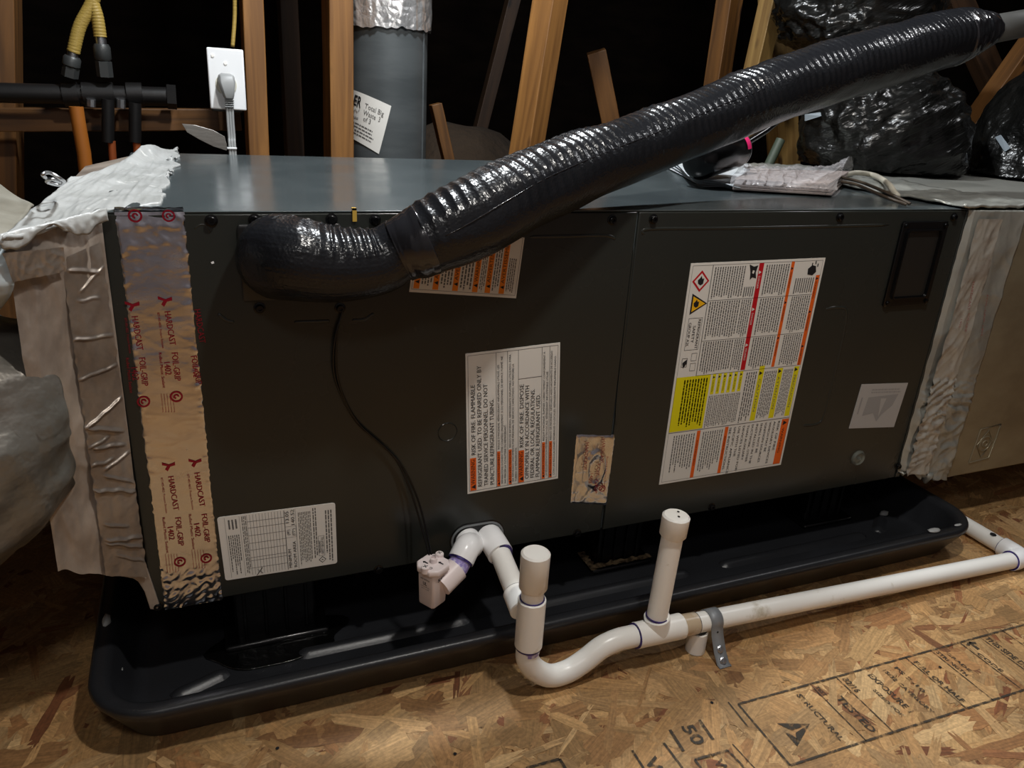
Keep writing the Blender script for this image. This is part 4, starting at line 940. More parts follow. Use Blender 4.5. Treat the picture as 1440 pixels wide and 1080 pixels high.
# second tee, riser and cap
dx = (A(975,879)-A(893,895)).normalized(); T0 = A(893,894); Tm = A(924,887); Te = A(958,880)
socket('run_tee', T0, Te); collar(T0, dx, r0+.0028)
rb = A(924,866); rt = A(946,752); dr = (rt-rb).normalized(); tb = Tm
ctop = A(947,724)
socket('tee_branch', tb, rb-dr*.0); collar(rb, dr, r0+.0014)
pipe('riser_pipe', [rb-dr*.005, rt+dr*.006], r0)
Lc = (ctop-rt).length
MB().lathe([(r1-.001,0),(r1,.0012),(r1+.0003,Lc-.003),(r1-.002,Lc-.0008),(0,Lc)], rt, dr, 36).build('riser_cap', PVC, dl, smooth=True)
for a_, b_ in ((.003,-.004),(.009,.006)):
    q_ = rt+dr*(Lc+.0002)+Vector((a_-.004,b_-.002,0)); MB().lathe([(.0016,0),(.0016,.0003),(0,.0004)], q_, dr, 10).build('cap_hole', INK, dl)
# stained coupling and the long run
C0 = A(958,880); C1 = A(978,876)
pipe('stained_section', [C0-dx*.004, C1], r0+.0008, PVCT)
Rn = A(1422,788)
pipe('run_pipe', [C1-dx*.004, Rn], r0, PVCW if False else PVC)
collar(C1, dx, r0+.0009, INKG, .001)
dxr = (Rn-C1).normalized()
# right elbow and pipe going back beside the pan
Ec = Rn+dxr*.022
pipe('run_elbow', spline([tuple(Rn-dxr*.002), tuple(Rn+dxr*.010), tuple(Ec+Vector((.002,.006,0))), tuple(Ec+Vector((.003,.02,.001))), tuple(Ec+Vector((.003,.034,.001)))], 8), r1, PVCW)
collar(Rn-dxr*.002, dxr, r0+.0026)
Eb = Ec+Vector((.003,.034,.001)); collar(Eb, (0,1,0), r0+.0026)
pipe('return_pipe', [Eb-Vector((0,.004,0)), Eb+Vector((.0,.5,.004))], r0)
q_ = Eb+Vector((-.004,.018,r0)); MB().lathe([(.005,0),(.005,.0006),(.002,.0007),(.002,.0001),(0,.0001)], q_, (0,-.1,1), 14).build('black_mark', INK, dl)

# strap and stub under the run
stp = thing('pipe_strap', at(1003,935,z=FZ), 'grey perforated metal pipe strap holding down the drain run', 'strap')
c_ = A(1000,871); wst = .0092; sp_ = []
for k in range(9): th = math.radians(100-k*12+70); 
prof = []
for k in range(15):
    th = math.radians(150-k*11.5); prof.append((c_.y+ (r0+.0014)*math.cos(th)*-1 if False else c_.y-(r0+.0014)*math.cos(math.radians(180-(150-k*11.5))), c_.z+(r0+.0014)*math.sin(th)))
prof = [(c_.y+(r0+.0014)*math.cos(math.radians(a)), c_.z+(r0+.0014)*math.sin(math.radians(a))) for a in range(20, 196, 12)]
prof += [(c_.y-r0-.004, c_.z-.012), (c_.y-r0-.015, FZ+.014), (c_.y-r0-.024, FZ+.0032), (c_.y-r0-.030, FZ+.0026)]
m_ = MB(); n_ = len(prof)
vs = [(c_.x-wst, a, b) for a, b in prof]+[(c_.x+wst, a, b) for a, b in prof]
m_.add(vs, [(i, i+1, n_+i+1, n_+i) for i in range(n_-1)]); m_.build('strap_band', mat('grey_strap', s2(140,144,148), .45, metal=.15), stp, smooth='all', solid=.0012)
for a, b in ((c_.y-r0-.013, FZ+.018), (c_.y-r0-.022, FZ+.0065)):
    n__ = Vector((0,-.8,.55))
    MB().lathe([(.0048,0),(.0048,.001),(.0034,.002),(.0032,.004),(.0015,.0045),(0,.0042)], (c_.x,a,b), n__, 12).build('strap_screw', SILVER, stp, smooth=True)
for a, b in ((c_.y-r0-.002, c_.z-.008),):
    MB().lathe([(.0014,0),(.0014,.0003),(0,.0004)], (c_.x,a-.0012,b), (0,-1,.1), 8).build('strap_hole', INK, stp)
zs = FZ+.0014; ts = A(984,886)
tag(MB().lathe([(.010,0),(.0133,0),(.0133,c_.z-r0-zs-.0004),(.0105,c_.z-r0-zs-.0004),(.0105,.002)], (c_.x-.018, PY, zs), (0,0,1), 32).build('pipe_spacer', PVC, smooth=True), 'short upright white pipe offcut propping the run behind the grey strap', 'pipe offcut')

# small bent nails at the pan's foot
for (u, v, lb_) in ((868,883,'tan bent nail lying at the pan\u2019s foot left of the second riser'),(1016,843,'bent nail at the pan\u2019s foot behind the drain run')):
    p = at(u, v, z=FZ+.004)
    tag(MB().tube([p+Vector((-.009,.004,.0)), p+Vector((0,0,.003)), p+Vector((.008,-.005,.002))], [.0014,.0014,.0008], 8).cyl(p+Vector((-.010,.0045,0)), p+Vector((-.009,.004,0)), .0034, n=10).build('bent_nail', COPPER, smooth=True), lb_, 'nail')

# ------------------------------------------------------------------ printed stamp on the floor sheathing
ink = MB(); ZS = FZ+.0019
def fl(u, v): p = at(u, v, z=ZS); return Vector((p.x, p.y, 0))
def stroke(a, b, w_=.0022):
    d = (b-a).normalized(); n = Vector((-d.y, d.x, 0))*w_/2; ink.add([(q.x, q.y, ZS) for q in (a-n, b-n, b+n, a+n)], [(0,1,2,3)])
O = fl(1038,990); ex = (fl(1440,878)-O).normalized(); ey = Vector((ex.y, -ex.x, 0))   # ex along the print, ey towards the viewer
wS = (fl(1113,1078)-O).length*.98
def G(a, b): return O+ex*a+ey*b
Ltot = .75
stroke(G(0,0), G(Ltot,0), .003); stroke(G(0,wS), G(Ltot,wS), .003); stroke(G(0,0), G(0,wS), .0028)
tot = (fl(1440,878)-O).length
def ftxt(txt, a, b, size, L, bold=True):     # reads towards the viewer, letter tops to +ex
    vs, fs_, w_ = text_geo(txt, bold); k = L/w_
    out = [G(a+v.y*size, b+v.x*k) for v in vs]; ink.add([(q.x, q.y, ZS+.0001) for q in out], fs_)
divs = [(fl(1144,967)-O).dot(ex), (fl(1181,957)-O).dot(ex), (fl(1280,930)-O).dot(ex), (fl(1312,917)-O).dot(ex), (fl(1353,906)-O).dot(ex), (fl(1381,898)-O).dot(ex), (fl(1412,888)-O).dot(ex), tot+.04, tot+.12]
for i, d in enumerate(divs): stroke(G(d,0), G(d,wS), .0018)
# triangle mark
def inkpoly(pp): ink.add([(G(*p).x, G(*p).y, ZS) for p in pp], [tuple(range(len(pp)))])
inkpoly([(.064,wS*.56),(.026,wS*.80),(.038,wS*.62)]); inkpoly([(.064,wS*.56),(.036,wS*.58),(.026,wS*.42)]); inkpoly([(.026,wS*.80),(.034,wS*.70),(.030,wS*.60),(.026,wS*.56)])
dd = lambda i: divs[i]
ftxt('STRUCTURAL',dd(0)-.030,wS*.10,.010,wS*.80); pass
ftxt('TESTED',(dd(0)+dd(1))/2-.006,wS*.30,.014,wS*.62); ftxt('TEST',dd(0)+.003,wS*.06,.007,wS*.18)
g_ = dd(2)-dd(1)
ftxt('32/16',dd(1)+g_*.04,wS*.06,.012,wS*.26); ftxt('EXPOSURE 1',dd(1)+g_*.36,wS*.1,.012,wS*.72); ftxt('15/32 CATEGORY',dd(1)+g_*.58,wS*.08,.008,wS*.84); ftxt('PS 2-10',dd(1)+g_*.74,wS*.1,.008,wS*.5); ftxt('SIZED FOR',dd(1)+g_*.24,wS*.35,.007,wS*.5)
ftxt('FULL OR HALF',dd(2)+.003,wS*.10,.010,wS*.8); ftxt('STRENGTH',dd(3)+.004,wS*.05,.008,wS*.5); ftxt('GRADE',dd(3)+.016,wS*.1,.007,wS*.4); ftxt('CODE',dd(4)+.003,wS*.25,.008,wS*.4); ftxt('THIS SIDE DOWN',dd(5)+.004,wS*.04,.013,wS*.9); ftxt('AXIS THIS WAY',dd(6)+.004,wS*.3,.009,wS*.5)
stroke(G(dd(4)+.014,wS*.04), G(dd(4)+.014,wS*.2), .005)
for s_ in (-1, 1): stroke(G(dd(4)+.014,wS*.04), G(dd(4)+.014+s_*.008,wS*.09), .004)
# loose fragments left of the box
stroke(fl(1024,987), fl(1052,1022), .002)
stroke(fl(983,1012), fl(1003,1040), .004); stroke(fl(942,1026), fl(961,1056), .004); stroke(fl(933,1044), fl(960,1080), .003); stroke(fl(889,1055), fl(905,1080), .003)
O2 = fl(957,1021)
vs, fs_, w_ = text_geo('50', True); ink.add([((O2+ex*(v.y*.022)+ey*(v.x/w_*.030)).x, (O2+ex*(v.y*.022)+ey*(v.x/w_*.030)).y, ZS+.0001) for v in vs], fs_)
O2 = fl(905,1068); vs, fs_, w_ = text_geo('V', True); ink.add([((O2+ex*(v.y*.022)+ey*(v.x/w_*.018)).x, (O2+ex*(v.y*.022)+ey*(v.x/w_*.018)).y, ZS+.0001) for v in vs], fs_)
stroke(fl(740,1080), fl(787,1067), .0035); stroke(fl(787,1067), fl(796,1082), .0035); stroke(fl(977,1068), fl(1024,1055), .003); stroke(fl(1024,1055), fl(1052,1085), .003); stroke(fl(1030,1046), fl(1066,1085), .0015); stroke(fl(977,1068), fl(990,1085), .003)
O2 = fl(1003,1070); vs, fs_, w_ = text_geo('W', True); ink.add([((O2+ex*(v.y*.016)+ey*(v.x/w_*.02)).x, (O2+ex*(v.y*.016)+ey*(v.x/w_*.02)).y, ZS+.0001) for v in vs], fs_)
ink.build('printed_stamp', STAMP, floor)
nh = MB()
for (u, v) in ((1001,988),(1322,938),(390,1052),(640,1060)):
    p = at(u, v, z=ZS); nh.lathe([(.002,0),(.002,.0002),(0,.0003)], p, (0,0,1), 10)
nh.build('nail_head', INK, floor)

# ------------------------------------------------------------------ things lying on the cabinet
TZ = HZ+.0007
# paper manual, folded sheets
mn = thing('folded_manual', at(960,250,z=TZ), 'folded white paper manual under the black cylinder on the cabinet top', 'booklet')
for k in range(4):
    def pg(a, b, k=k):
        TLp, TRp, BRp, BLp = at(935+k*3,236-k,z=TZ), at(1052,236,z=TZ), at(1040,268+k,z=TZ), at(985-k*6,262,z=TZ)
        p = quad((TLp,TRp,BRp,BLp), a, b); return Vector((p.x, p.y, TZ+.0015+k*.0022+.004*(1-a)*(k*.4)*(.5+b)+.0012*math.sin(a*7+b*4)))
    MB().grid(pg, 24, 10).build('page', PAPER, mn, smooth='all', solid=.0004)
# plastic wrapped package
pk = thing('plastic_wrapped_packet', at(1110,270,z=TZ), 'crinkled clear plastic packet with pinkish card lying on the cabinet top', 'packet')
cBL, cBR, cTR, cTL = at(1030,266,z=TZ+.004), at(1170,274,z=TZ+.004), at(1192,252,z=TZ+.004), at(1050,248,z=TZ+.004)
for k in range(4):
    ins = .002*k; z_ = TZ+.003+k*.0042
    MB().prism([Vector((p.x+sx*ins, p.y+sy*ins, z_)) for p, sx, sy in ((cBL,1,1),(cBR,-1,1),(cTR,-1,-1),(cTL,1,-1))], (0,0,.0034)).build('card_sheet', CARD, pk, bevel=.0006)
def pw(a, b):
    th = b*2*math.pi; front = cBL*(1-a)+cBR*a; back = cTL*(1-a)+cTR*a; m_ = (front+back)/2; hy = (back-front)*.5
    flare = 1+.25*math.exp(-((a-1)/.12)**2)-.35*math.exp(-(a/.05)**2)
    zz = .0135+.0125*math.sin(th)*(1+.9*(max(0,a-.6)/.4)**2+.3*noise.noise(Vector((a*7,1,1))))
    c_ = math.cos(th); p = m_+hy*(-c_)*(1.12)
    nn = .0055*noise.noise(Vector((a*16, math.cos(th)*2, math.sin(th)*2)))+.0035*ridge(Vector((a*11, c_*2, math.sin(th)*2)),2)
    return Vector((p.x+(.012*(a-.5))+.006*noise.noise(Vector((b*6,a*2,1)))*(1 if a > .9 or a < .1 else 0), p.y+nn*-c_, max(TZ+.0003, TZ+zz+nn*math.sin(th)+(.012*max(0,math.sin(th))*(a**6)))))
MB().grid(pw, 120, 48).build('plastic_wrap', WRAP, pk, smooth='all')
# black filter drier under the hose
cy = thing('filter_drier', at(1005,240,y=.22), 'glossy black canister with pink label under the hose on the cabinet top', 'canister')
a_ = at(985,213,y=.20); b_ = at(1034,205,y=.27); ax = (b_-a_).normalized(); rC = .030; zc_ = TZ+.012+rC
a_ = Vector((a_.x, a_.y, zc_)); b_ = Vector((b_.x, b_.y, zc_+.012)); ax = (b_-a_).normalized(); Lc = (b_-a_).length
MB().lathe([(0,-.012),(.012,-.011),(.024,-.006),(rC,.004),(rC,Lc-.006),(rC-.004,Lc+.001),(.016,Lc+.010),(.009,Lc+.014),(0,Lc+.014)], a_, ax, 40).build('canister_body', BLACKG, cy, smooth='all')
MB().tube([b_+ax*.012, b_+ax*.03+Vector((.006,0,.006)), b_+ax*.06+Vector((.03,0,.024)), b_+Vector((.16,.06,.07))], .0055, 16).build('copper_stub', BLACKG, cy, smooth=True)
nv = []
for i in range(7):
    for j in range(2):
        cdir = (CAM-b_).normalized(); cdir = (cdir-ax*cdir.dot(ax)).normalized(); sd = ax.cross(cdir); sd = sd if sd.z > 0 else -sd
        th = math.radians(-12+i*7.5); nv.append(b_-ax*(.004+.017*j)+(cdir*math.cos(th)+sd*math.sin(th))*(rC+.0006))
MB().add(nv, [(2*i, 2*i+1, 2*i+3, 2*i+2) for i in range(6)]).build('pink_label', PINK, cy)
MB().tube([b_-ax*.006, b_-ax*.0045], rC+.0008, 40, caps=False).build('clamp_ring', SILVER, cy, smooth=True)
# cables
def cable(name, pts, r, m, label): return tag(MB().tube(spline([tuple(p) for p in pts], 10), r, 14).build(name, m, smooth='all'), label, 'cable')
cable('control_cable', [at(1186,247,y=.30), at(1205,243,y=.31), at(1230,247,y=.30), at(1248,258,z=HZ+.02), at(1257,270,z=HZ+.012), at(1262,276,z=HZ+.008)], .0046, CABLEW, 'thick cream cable arching over the cabinet\u2019s right end')
cable('thin_wire', [at(1184,250,z=HZ+.016), at(1210,256,z=HZ+.018), at(1245,270,z=HZ+.017), at(1280,287,z=HZ+.006)], .0024, CABLEB, 'upper thin brown wire crossing the cabinet top to the right')
cable('thin_wire', [at(1184,256,z=HZ+.014), at(1205,260,z=HZ+.015), at(1240,275,z=HZ+.013), at(1275,288,z=HZ+.005)], .0024, CABLEB, 'lower thin brown wire crossing the cabinet top to the right')
cable('thin_wire', [at(1162,228,y=.52), at(1149,195,y=.53), at(1160,172,y=.53), at(1190,152,y=.52), at(1225,126,y=.5), at(1250,100,y=.48)], .0016, mat('grey_wire', s2(92,88,80), .4), 'thin grey wire looping up in front of the tall black bag')

# ------------------------------------------------------------------ black bags
def bag(c, s_, label, seed, neck=None, lean=(0,0), rot=0, folds=1.0, dirn=(.4,.1,1)):
    bm = bmesh.new(); bmesh.ops.create_icosphere(bm, subdivisions=6, radius=1)
    dn = Vector(dirn).normalized(); rq = Matrix.Rotation(rot, 3, 'Z'); mb = MB(); vs = []
    for v in bm.verts:
        d = v.co.normalized(); sq = Vector([math.copysign(abs(t_)**.72, t_) for t_ in d]); sq = d*(.55)+sq*.45
        al = d-dn*d.dot(dn)*.93
        f_ = ridge(al*2.2+Vector((seed,0,0)), 3)*.06*folds+.1*fbm(d*1.6+Vector((0,seed,0)))+.025*ridge(al*5+Vector((0,0,seed)), 2)*folds
        p = Vector((sq.x*s_[0], sq.y*s_[1], sq.z*s_[2]))*(1+f_-.04)
        p = rq@p; p += Vector((lean[0]*p.z, lean[1]*p.z, 0))
        q = Vector(c)+p
        vs.append(q)
    zmin = max(c[2]-s_[2]*.92, HZ+.009)
    vs = [Vector((q.x, q.y, max(q.z, zmin))) for q in vs]
    mb.add(vs, [tuple(v.index for v in f.verts) for f in bm.faces]); bm.free()
    t = thing('garbage_bag', (c[0], c[1], zmin), label, 'bag'); [setattr(q, 'z', q.z) for q in mb.v]; mb.build('bag_body', BAG, t, smooth='all'); return t
pM = at(1240,185,y=.52); pT = at(1205,30,y=.62); pR = at(1450,205,y=.40)
bm_ = bag((pM.x+.01,pM.y,pM.z-.01), (.175,.15,.145), 'middle black garbage bag behind the cabinet\u2019s right end', 3, lean=(-.25,0), folds=1.1, dirn=(1,.1,.45))
bt_ = bag((pT.x,pT.y,pT.z+.035), (.175,.15,.12), 'upper black garbage bag stacked above the hose', 8, folds=1.1, dirn=(1,0,.15))
br_ = bag((pR.x+.07,pR.y,pR.z-.01), (.165,.15,.205), 'black garbage bag at the right edge on top of the return duct', 14, folds=.35, dirn=(.6,.2,1), lean=(.15,0))
def flap(t, px4, y, m):
    b = t.children[0]; W = [v.co+b.location for v in b.data.vertices]; P4 = []
    for u, v in px4:
        d = (R0*((u-720)/F)+R1*((v-540)/F)+R2).normalized(); best = min((w_-CAM).dot(d) for w_ in W if ((w_-CAM)-d*(w_-CAM).dot(d)).length < .009)
        P4.append(CAM+d*(best-.0025))
    MB().prism(P4, (0,.003,0)).build('tape_tab', m, t)
TAB = mat('pale_tab', s2(150,160,168), .4)
flap(bm_, [(1133,161),(1154,158),(1155,163),(1133,170)], .365, TAB)
flap(br_, [(1401,193),(1408,190),(1421,208),(1414,213)], .235, TAB)

# ------------------------------------------------------------------ framing and pipes behind
def beam(name, a, b, w_, d_, m, label, roll=0, cat='wooden stud', group=None):
    a = Vector(a); b = Vector(b); L = (b-a).length; z = (b-a).normalized(); y = Vector((0,1,0)); y = (y-z*y.dot(z)).normalized(); x = y.cross(z)
    mx = Matrix((x, y, z)).transposed().to_4x4() @ Matrix.Rotation(roll, 4, 'Z'); mx.translation = a
    n = 40; mb = MB(); vs = []
    for i in range(n+1):
        for sx, sy in ((-1,-1),(1,-1),(1,1),(-1,1)):
            vs.append((sx*w_/2+.0008*noise.noise(Vector((i*.3,sx,sy))), sy*d_/2+.0008*noise.noise(Vector((i*.3,sx+5,sy))), L*i/n))
    fs_ = [(4*i+k, 4*i+(k+1) % 4, 4*i+4+(k+1) % 4, 4*i+4+k) for i in range(n) for k in range(4)]+[(3,2,1,0), (4*n,4*n+1,4*n+2,4*n+3)]
    mb.add(vs, fs_); o = mb.build(name, m, bevel=.0015, recenter=False); o.matrix_basis = mx
    return tag(o, label, cat, group)
def beam_px(name, u0, v0, u1, v1, y, wpx, d_, m, label, roll=0, top=1.75, bot=FZ, ext0=True, ext1=True, cat='wooden stud', yb=None):
    """u0,v0 upper and u1,v1 lower point of the centre line; run on to the roof and the floor"""
    p = at(u0, v0, y=y); q = at(u1, v1, y=y if yb is None else yb); d = (p-q)
    if ext0: p = q+d*((top-q.z)/d.z)
    if ext1: q = p-d*((p.z-bot)/d.z)
    return beam(name, q, p, px(wpx, at((u0+u1)/2, (v0+v1)/2, y=y)), d_, m, label, roll, cat)
beam_px('wall_stud', 353,0, 362,215, .77, 27, .085, WOOD, 'narrow pine stud just right of the white outlet plate')
beam_px('wall_stud', 474,0, 476,220, .74, 32, .085, WOOD, 'knotty pine stud touching the left side of the round grey duct')
beam_px('wall_stud', 10,0, 14,235, 1.0, 26, .085, WOODO, 'orange pine stud at the far left edge')
beam_px('wall_stud', 404,0, 414,215, 1.15, 24, .06, WOOD_DIM, 'dim dark stud between the two bright pine studs')
beam('floor_joist', at(-90,168,y=.90), at(338,168,y=.90), .040, .04, WOODO, 'horizontal orange joist behind the pipe manifold', roll=0, cat='wooden joist')
beam_px('truss_brace', 774,0, 737,232, .80, 34, .055, WOOD, 'wide bright leaning pine brace behind the middle of the hose', roll=math.radians(28))
beam_px('truss_brace', 612,146, 631,228, 1.1, 15, .03, WOODO, 'short thin orange brace right of the round duct', ext0=False)
beam_px('truss_brace', 706,60, 678,170, 1.9, 17, .04, WOOD_DIM, 'faint dark brace far back left of the leaning pine brace')
beam_px('truss_brace', 838,72, 861,182, 1.05, 26, .045, WOODO, 'short orange brace with a cut top above the hose', roll=math.radians(-25), ext0=False)
beam_px('truss_brace', 1026,0, 1006,130, 1.0, 30, .045, WOODO, 'brown brace left of the yellow stud pair', roll=math.radians(20))
beam_px('truss_brace', 1086,0, 1036,215, .78, 27, .04, WOODY, 'yellowish leaning brace crossing in front of a yellow stud', roll=math.radians(15))
beam_px('wall_stud', 1092,30, 1103,235, .88, 36, .05, WOODY, 'upright yellow stud left of the tall garbage bag')
beam_px('truss_brace', 1440,80, 1372,176, .72, 32, .05, WOODO, 'orange diagonal brace at the right edge behind the bags', top=1.6)
beam_px('truss_brace', 1362,40, 1412,150, 1.15, 34, .05, WOOD_DIM, 'dark brace leaning left behind the grey hose end')
# insulation mound
bm = bmesh.new(); bmesh.ops.create_icosphere(bm, subdivisions=4, radius=1)
pm = at(655,215,y=1.5); mb = MB(); mb.add([(pm.x+v.co.x*.42*(1+.1*noise.noise(v.co*3)), pm.y+v.co.y*.4, FZ+max(0,v.co.z)*(pm.z-FZ+.07)*(1+.12*noise.noise(v.co*2.5))) for v in bm.verts], [tuple(v.index for v in f.verts) for f in bm.faces]); bm.free()
tag(mb.build('insulation_heap', MOUND, smooth='all'), 'dim brown heap of loose insulation behind the cabinet right of the round duct', 'insulation')
# conduit stub
tag(MB().tube([at(1098,196,y=.70), at(1078,238,y=.70), at(1068,262,y=.70)], px(6.5, at(1090,215,y=.7)), 16).build('conduit_stub', mat('grey_green_tube', s2(74,84,72), .5), smooth=True), 'short grey green tube leaning before the upright yellow stud', 'tube')

# round duct
cR = at(546,110,y=.83); rR = px(54, cR)
rdv = thing('round_duct', (cR.x, cR.y, FZ), 'upright round grey metal duct behind the cabinet, foil taped at the top', 'duct')
ztop = at(546,38,y=.83-rR).z
MB().tube([(cR.x,cR.y,FZ), (cR.x,cR.y,.3), (cR.x,cR.y,.8), (cR.x,cR.y,1.7)], rR, 64).build('duct_pipe', GALV, rdv, smooth=True)
def pcol(a, b):
    th = a*2*math.pi; r = rR+.004+.0035*ridge(Vector((math.cos(th)*5, math.sin(th)*5, b*2.5)), 2); jag = .006*noise.noise(Vector((math.cos(th)*6, math.sin(th)*6, 3)))
    return Vector((cR.x+r*math.cos(th), cR.y+r*math.sin(th), ztop+(jag if b == 0 else 0)+.32*b))
MB().grid(pcol, 120, 40).build('foil_collar', mat('crinkled_foil', (.8,.8,.8), .3, metal=.85, bump=[((30,30,30), .8, .006, 'noise'), ((60,60,60), .5, .004, 'crease')]), rdv, smooth='all')
ta = math.radians(-90+48); MB().box((cR.x+rR*math.cos(ta)-.0015, cR.y+rR*math.sin(ta)-.002, FZ), (cR.x+rR*math.cos(ta)+.0015, cR.y+rR*math.sin(ta)+.002, ztop+.01)).build('lock_seam', GALV, rdv)
pc = [at(478,116,y=.79), at(550,149,y=.755), at(534,217,y=.755), at(474,180,y=.79)]
Wl = (pc[1]-pc[0]).length*1.15; Hl = (pc[3]-pc[0]).length
def Pc(s_, t_, k=1):
    a = s_/Wl; b = t_/Hl; p = quad(pc, a, b); x = max(-.999, min(.999, (p.x-cR.x)/rR)); r = rR+.0012+.0003*k
    return Vector((cR.x+r*x, cR.y-r*math.sqrt(1-x*x), p.z))
lbm = MB().grid(lambda a, b: Pc(a*Wl, b*Hl, 0), 24, 4).build('paper_label', STICK, rdv, smooth='all')
pr = Print(Pc, Wl, Hl)
pr.text('TTLER', .18, .30, .026, INK, 'right', fit=.30, bold=True); pr.rect(.17,.34,.47,.40,INK,1); pr.text('UTION', .19, .395, .010, STICK, 'right', fit=.26, bold=True, k=3)
pr.text('Total Big', .54, .26, .012, INKG, 'right', fit=.36); pr.text('Waste  3', .54, .40, .012, INKG, 'right', fit=.32); pr.text('of 3', .56, .53, .012, INKG, 'right', fit=.14)
pr.greek(.2,.5,.5,.58,1,INKL,vert=False,seed=4); pr.greek(.2,.62,.9,.9,4,INKG,vert=False,seed=5,fill=.42,ragged=.4)
pr.finish(lbm)

# outlet plate, plug and cord
YO = .70
o4 = [at(290,66,y=YO), at(342,70,y=YO), at(347,156,y=YO), at(296,153,y=YO)]
ou = thing('outlet', o4[3], 'white single outlet plate beside the narrow pine stud', 'outlet')
MB().prism([Vector((p.x, YO, p.z)) for p in o4], (0,.006,0)).build('cover_plate', WHITE, ou, bevel=.0025, seg=3)
oc = at(318,119,y=YO)
MB().box((oc.x-.026,YO+.006,oc.z-.045), (oc.x+.024,YO+.06,oc.z+.045)).build('outlet_box', FITTING, ou, bevel=.002)
MB().lathe([(.0175,0),(.0172,.0015),(.016,.002),(0,.002)], (oc.x,YO,oc.z), (0,-1,0), 32).build('receptacle', mat('ivory', s2(214,212,196), .35), ou, smooth=True)
for (u, v) in ((317,89),(299,78)):
    p = at(u, v, y=YO); MB().lathe([(.003,0),(.0028,.001),(.0008,.0012),(0,.0006)], (p.x,YO,p.z), (0,-1,0), 12).build('plate_screw', PVC, ou, smooth=True)
tx_, fx_, wx_ = text_geo('HPM', False)
pg = thing('power_plug', at(318,150,y=YO-.02), 'grey angled power plug and flat cord in the white outlet', 'plug')
P1 = at(320,106,y=YO-.004); 
def prof_at(u, v, w_, d0, d1):
    p = at(u, v, y=YO-.008); h = px(w_, p)/2; return [Vector((p.x-h, YO-d0, p.z)), Vector((p.x+h, YO-d0, p.z)), Vector((p.x+h*.8, YO-d1, p.z)), Vector((p.x-h*.8, YO-d1, p.z))]
mbp = MB(); loops(mbp, [prof_at(317,103,12,.002,.010), prof_at(318,106,22,.002,.020), prof_at(319,116,24,.002,.026), prof_at(321,132,17,.004,.026), prof_at(322,139,13,.008,.024)]); mbp.build('plug_body', GREYC, pg, bevel=.002)
for k in range(4):
    p = at(322.5,141+k*3,y=YO-.014); MB().box((p.x-.0075,p.y-.006,p.z-.0009), (p.x+.0075,p.y+.006,p.z+.0009)).build('strain_relief', GREYC, pg, bevel=.0005)
cp = [at(322.5,140,y=YO-.014), at(324,170,y=YO-.016), at(326,195,y=YO-.02), at(327,212,y=YO-.03)]; cp.append(cp[-1]+Vector((0,-.02,-.16)))
for k in (-1, 0, 1):
    MB().tube(spline([tuple(p+Vector((k*.0042,0,0))) for p in cp], 8), .0024, 10).build('cord', GREYC, pg, smooth='all')
p = at(326,208,y=YO-.03); MB().box((p.x-.008,p.y-.004,p.z-.002), (p.x+.008,p.y+.003,p.z+.001)).build('cable_tie', WHITE, pg, bevel=.0006)
tag(MB().tube(spline([tuple(at(329,-40,y=.73)), tuple(at(330,20,y=.735)), tuple(at(327,66,y=.73))], 8), .0035, 12).build('supply_cable', YTUBE, smooth='all'), 'pale yellow cable running down behind the outlet plate', 'cable')
# flat metal strip beside the cord
sm_ = [(256,174),(275,176),(300,183),(316,192),(319,203),(319,212),(300,206),(280,196),(263,186)]
S3 = [at(u, v, y=.66) for u, v in sm_]
tag(MB().prism(S3, (0,.0015,0)).build('metal_strip', mat('dull_steel', s2(150,146,140), .4, metal=.8, bump=[((30,30,200), .4, .001, 'noise')]), bevel=.0004), 'tapered dull steel strip sticking out left of the grey cord', 'metal strip')

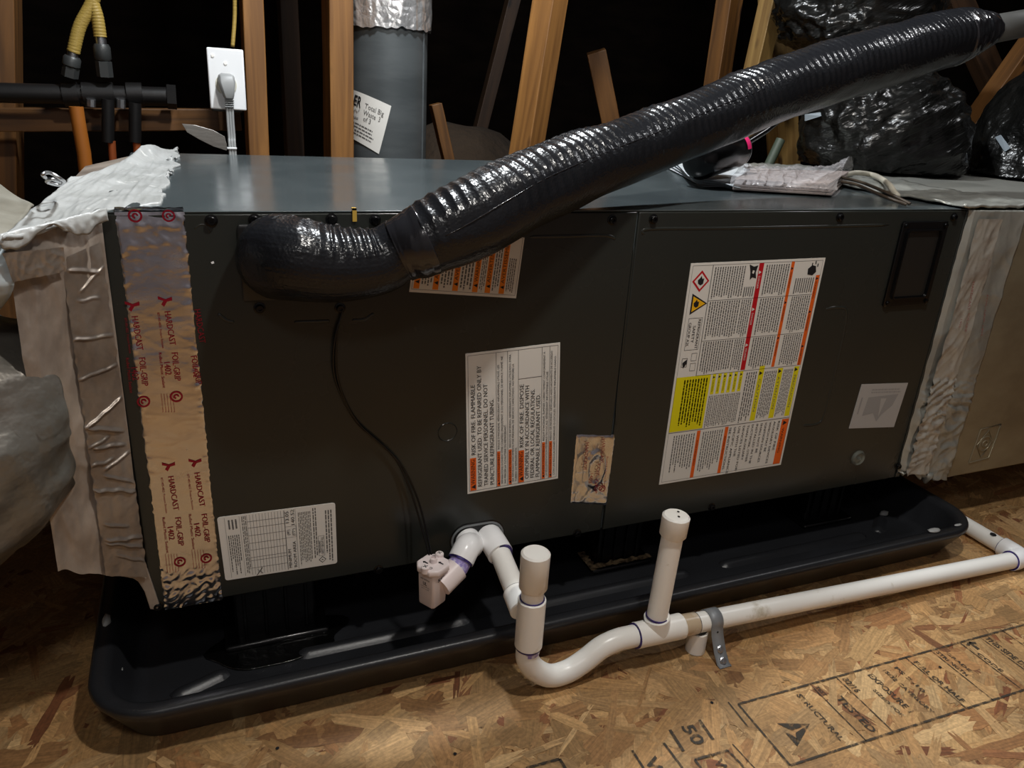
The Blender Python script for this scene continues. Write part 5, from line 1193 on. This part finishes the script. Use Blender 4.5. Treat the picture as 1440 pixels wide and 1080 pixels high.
# gas manifold with yellow tubing
YM = .84
mf = thing('pipe_manifold', at(130,150,y=YM), 'black iron pipe manifold with valves behind the cabinet at left', 'manifold')
rM = px(13, at(130,132,y=YM))
MB().tube([at(-120,128,y=YM), at(120,133,y=YM), at(235,136,y=YM)], rM, 24).build('main_pipe', IRON, mf, smooth=True)
MB().tube([at(235,136,y=YM), at(248,137,y=YM)], rM*1.3, 6).build('end_plug', IRON, mf)
for u in (100,128,150,190):
    MB().tube([at(u-11,133,y=YM), at(u+11,133,y=YM)], rM*1.25, 20).build('tee_fitting', IRON, mf, smooth=True)
for (u, v0, v1, m_) in ((128,140,150,SILVER),(170,140,152,SILVER),(152,140,200,IRON),(190,145,200,IRON)):
    MB().tube([at(u,v0,y=YM-.02), at(u,v1,y=YM-.02)], px(6 if m_ is SILVER else 8, at(u,v0,y=YM)), 8 if m_ is SILVER else 18).build('valve' if m_ is IRON else 'valve_nut', m_, mf, smooth=True)
for u in (157,192): MB().tube([at(u,198,y=YM-.02), at(u+2,230,y=YM-.02), at(u+2,290,y=YM-.02)], px(5, at(u,200,y=YM)), 14).build('copper_tail', COPPER, mf, smooth=True)
def csst(name, pts, label, fit):
    t = thing(name, at(*fit[0], y=YM-.01), label, 'tube')
    sp = spline([tuple(at(u, v, y=YM-.02)) for u, v in pts], 24); r = px(8.5, at(*pts[0], y=YM))
    MB().tube(sp, r, 20, fn=lambda L, th, d, t_: .0003*math.sin(L*2*math.pi/.005)).build('jacket', YTUBE, t, smooth='all')
    a, b = fit; A_ = at(*a, y=YM-.02); B_ = at(*b, y=YM-.015); dd_ = (B_-A_)
    MB().tube([A_, A_+dd_*.25], r*.85, 18).build('bare_end', SILVER, t, smooth=True)
    MB().tube([A_+dd_*.2, A_+dd_*.28, A_+dd_*.55, A_+dd_*.62], [r*1.1,r*1.35,r*1.35,r], 18).build('fitting_nut', FITTING, t, smooth=True)
    MB().tube([A_+dd_*.6, A_+dd_*.62, B_], [r*.9,r*1.3,r*1.3], 6).build('fitting_hex', FITTING, t)
csst('gas_tube', [(150,-60),(131,0),(112,38),(103,74)], 'left yellow corrugated gas tube dropping to the black manifold', ((103,72),(98,108)))
csst('gas_tube', [(118,-60),(130,0),(137,25),(141,52)], 'right yellow corrugated gas tube with a grey fitting at its end', ((141,50),(148,108)))
tag(MB().tube([at(107,150,y=YM-.04), at(110,170,y=YM-.04), at(118,215,y=YM-.04), at(126,290,y=YM-.04)], px(9, at(110,170,y=YM)), 20).build('orange_pipe', mat('orange_tube', s2(146,86,30), .45), smooth=True), 'orange pipe dropping below the manifold behind the plenum', 'pipe')
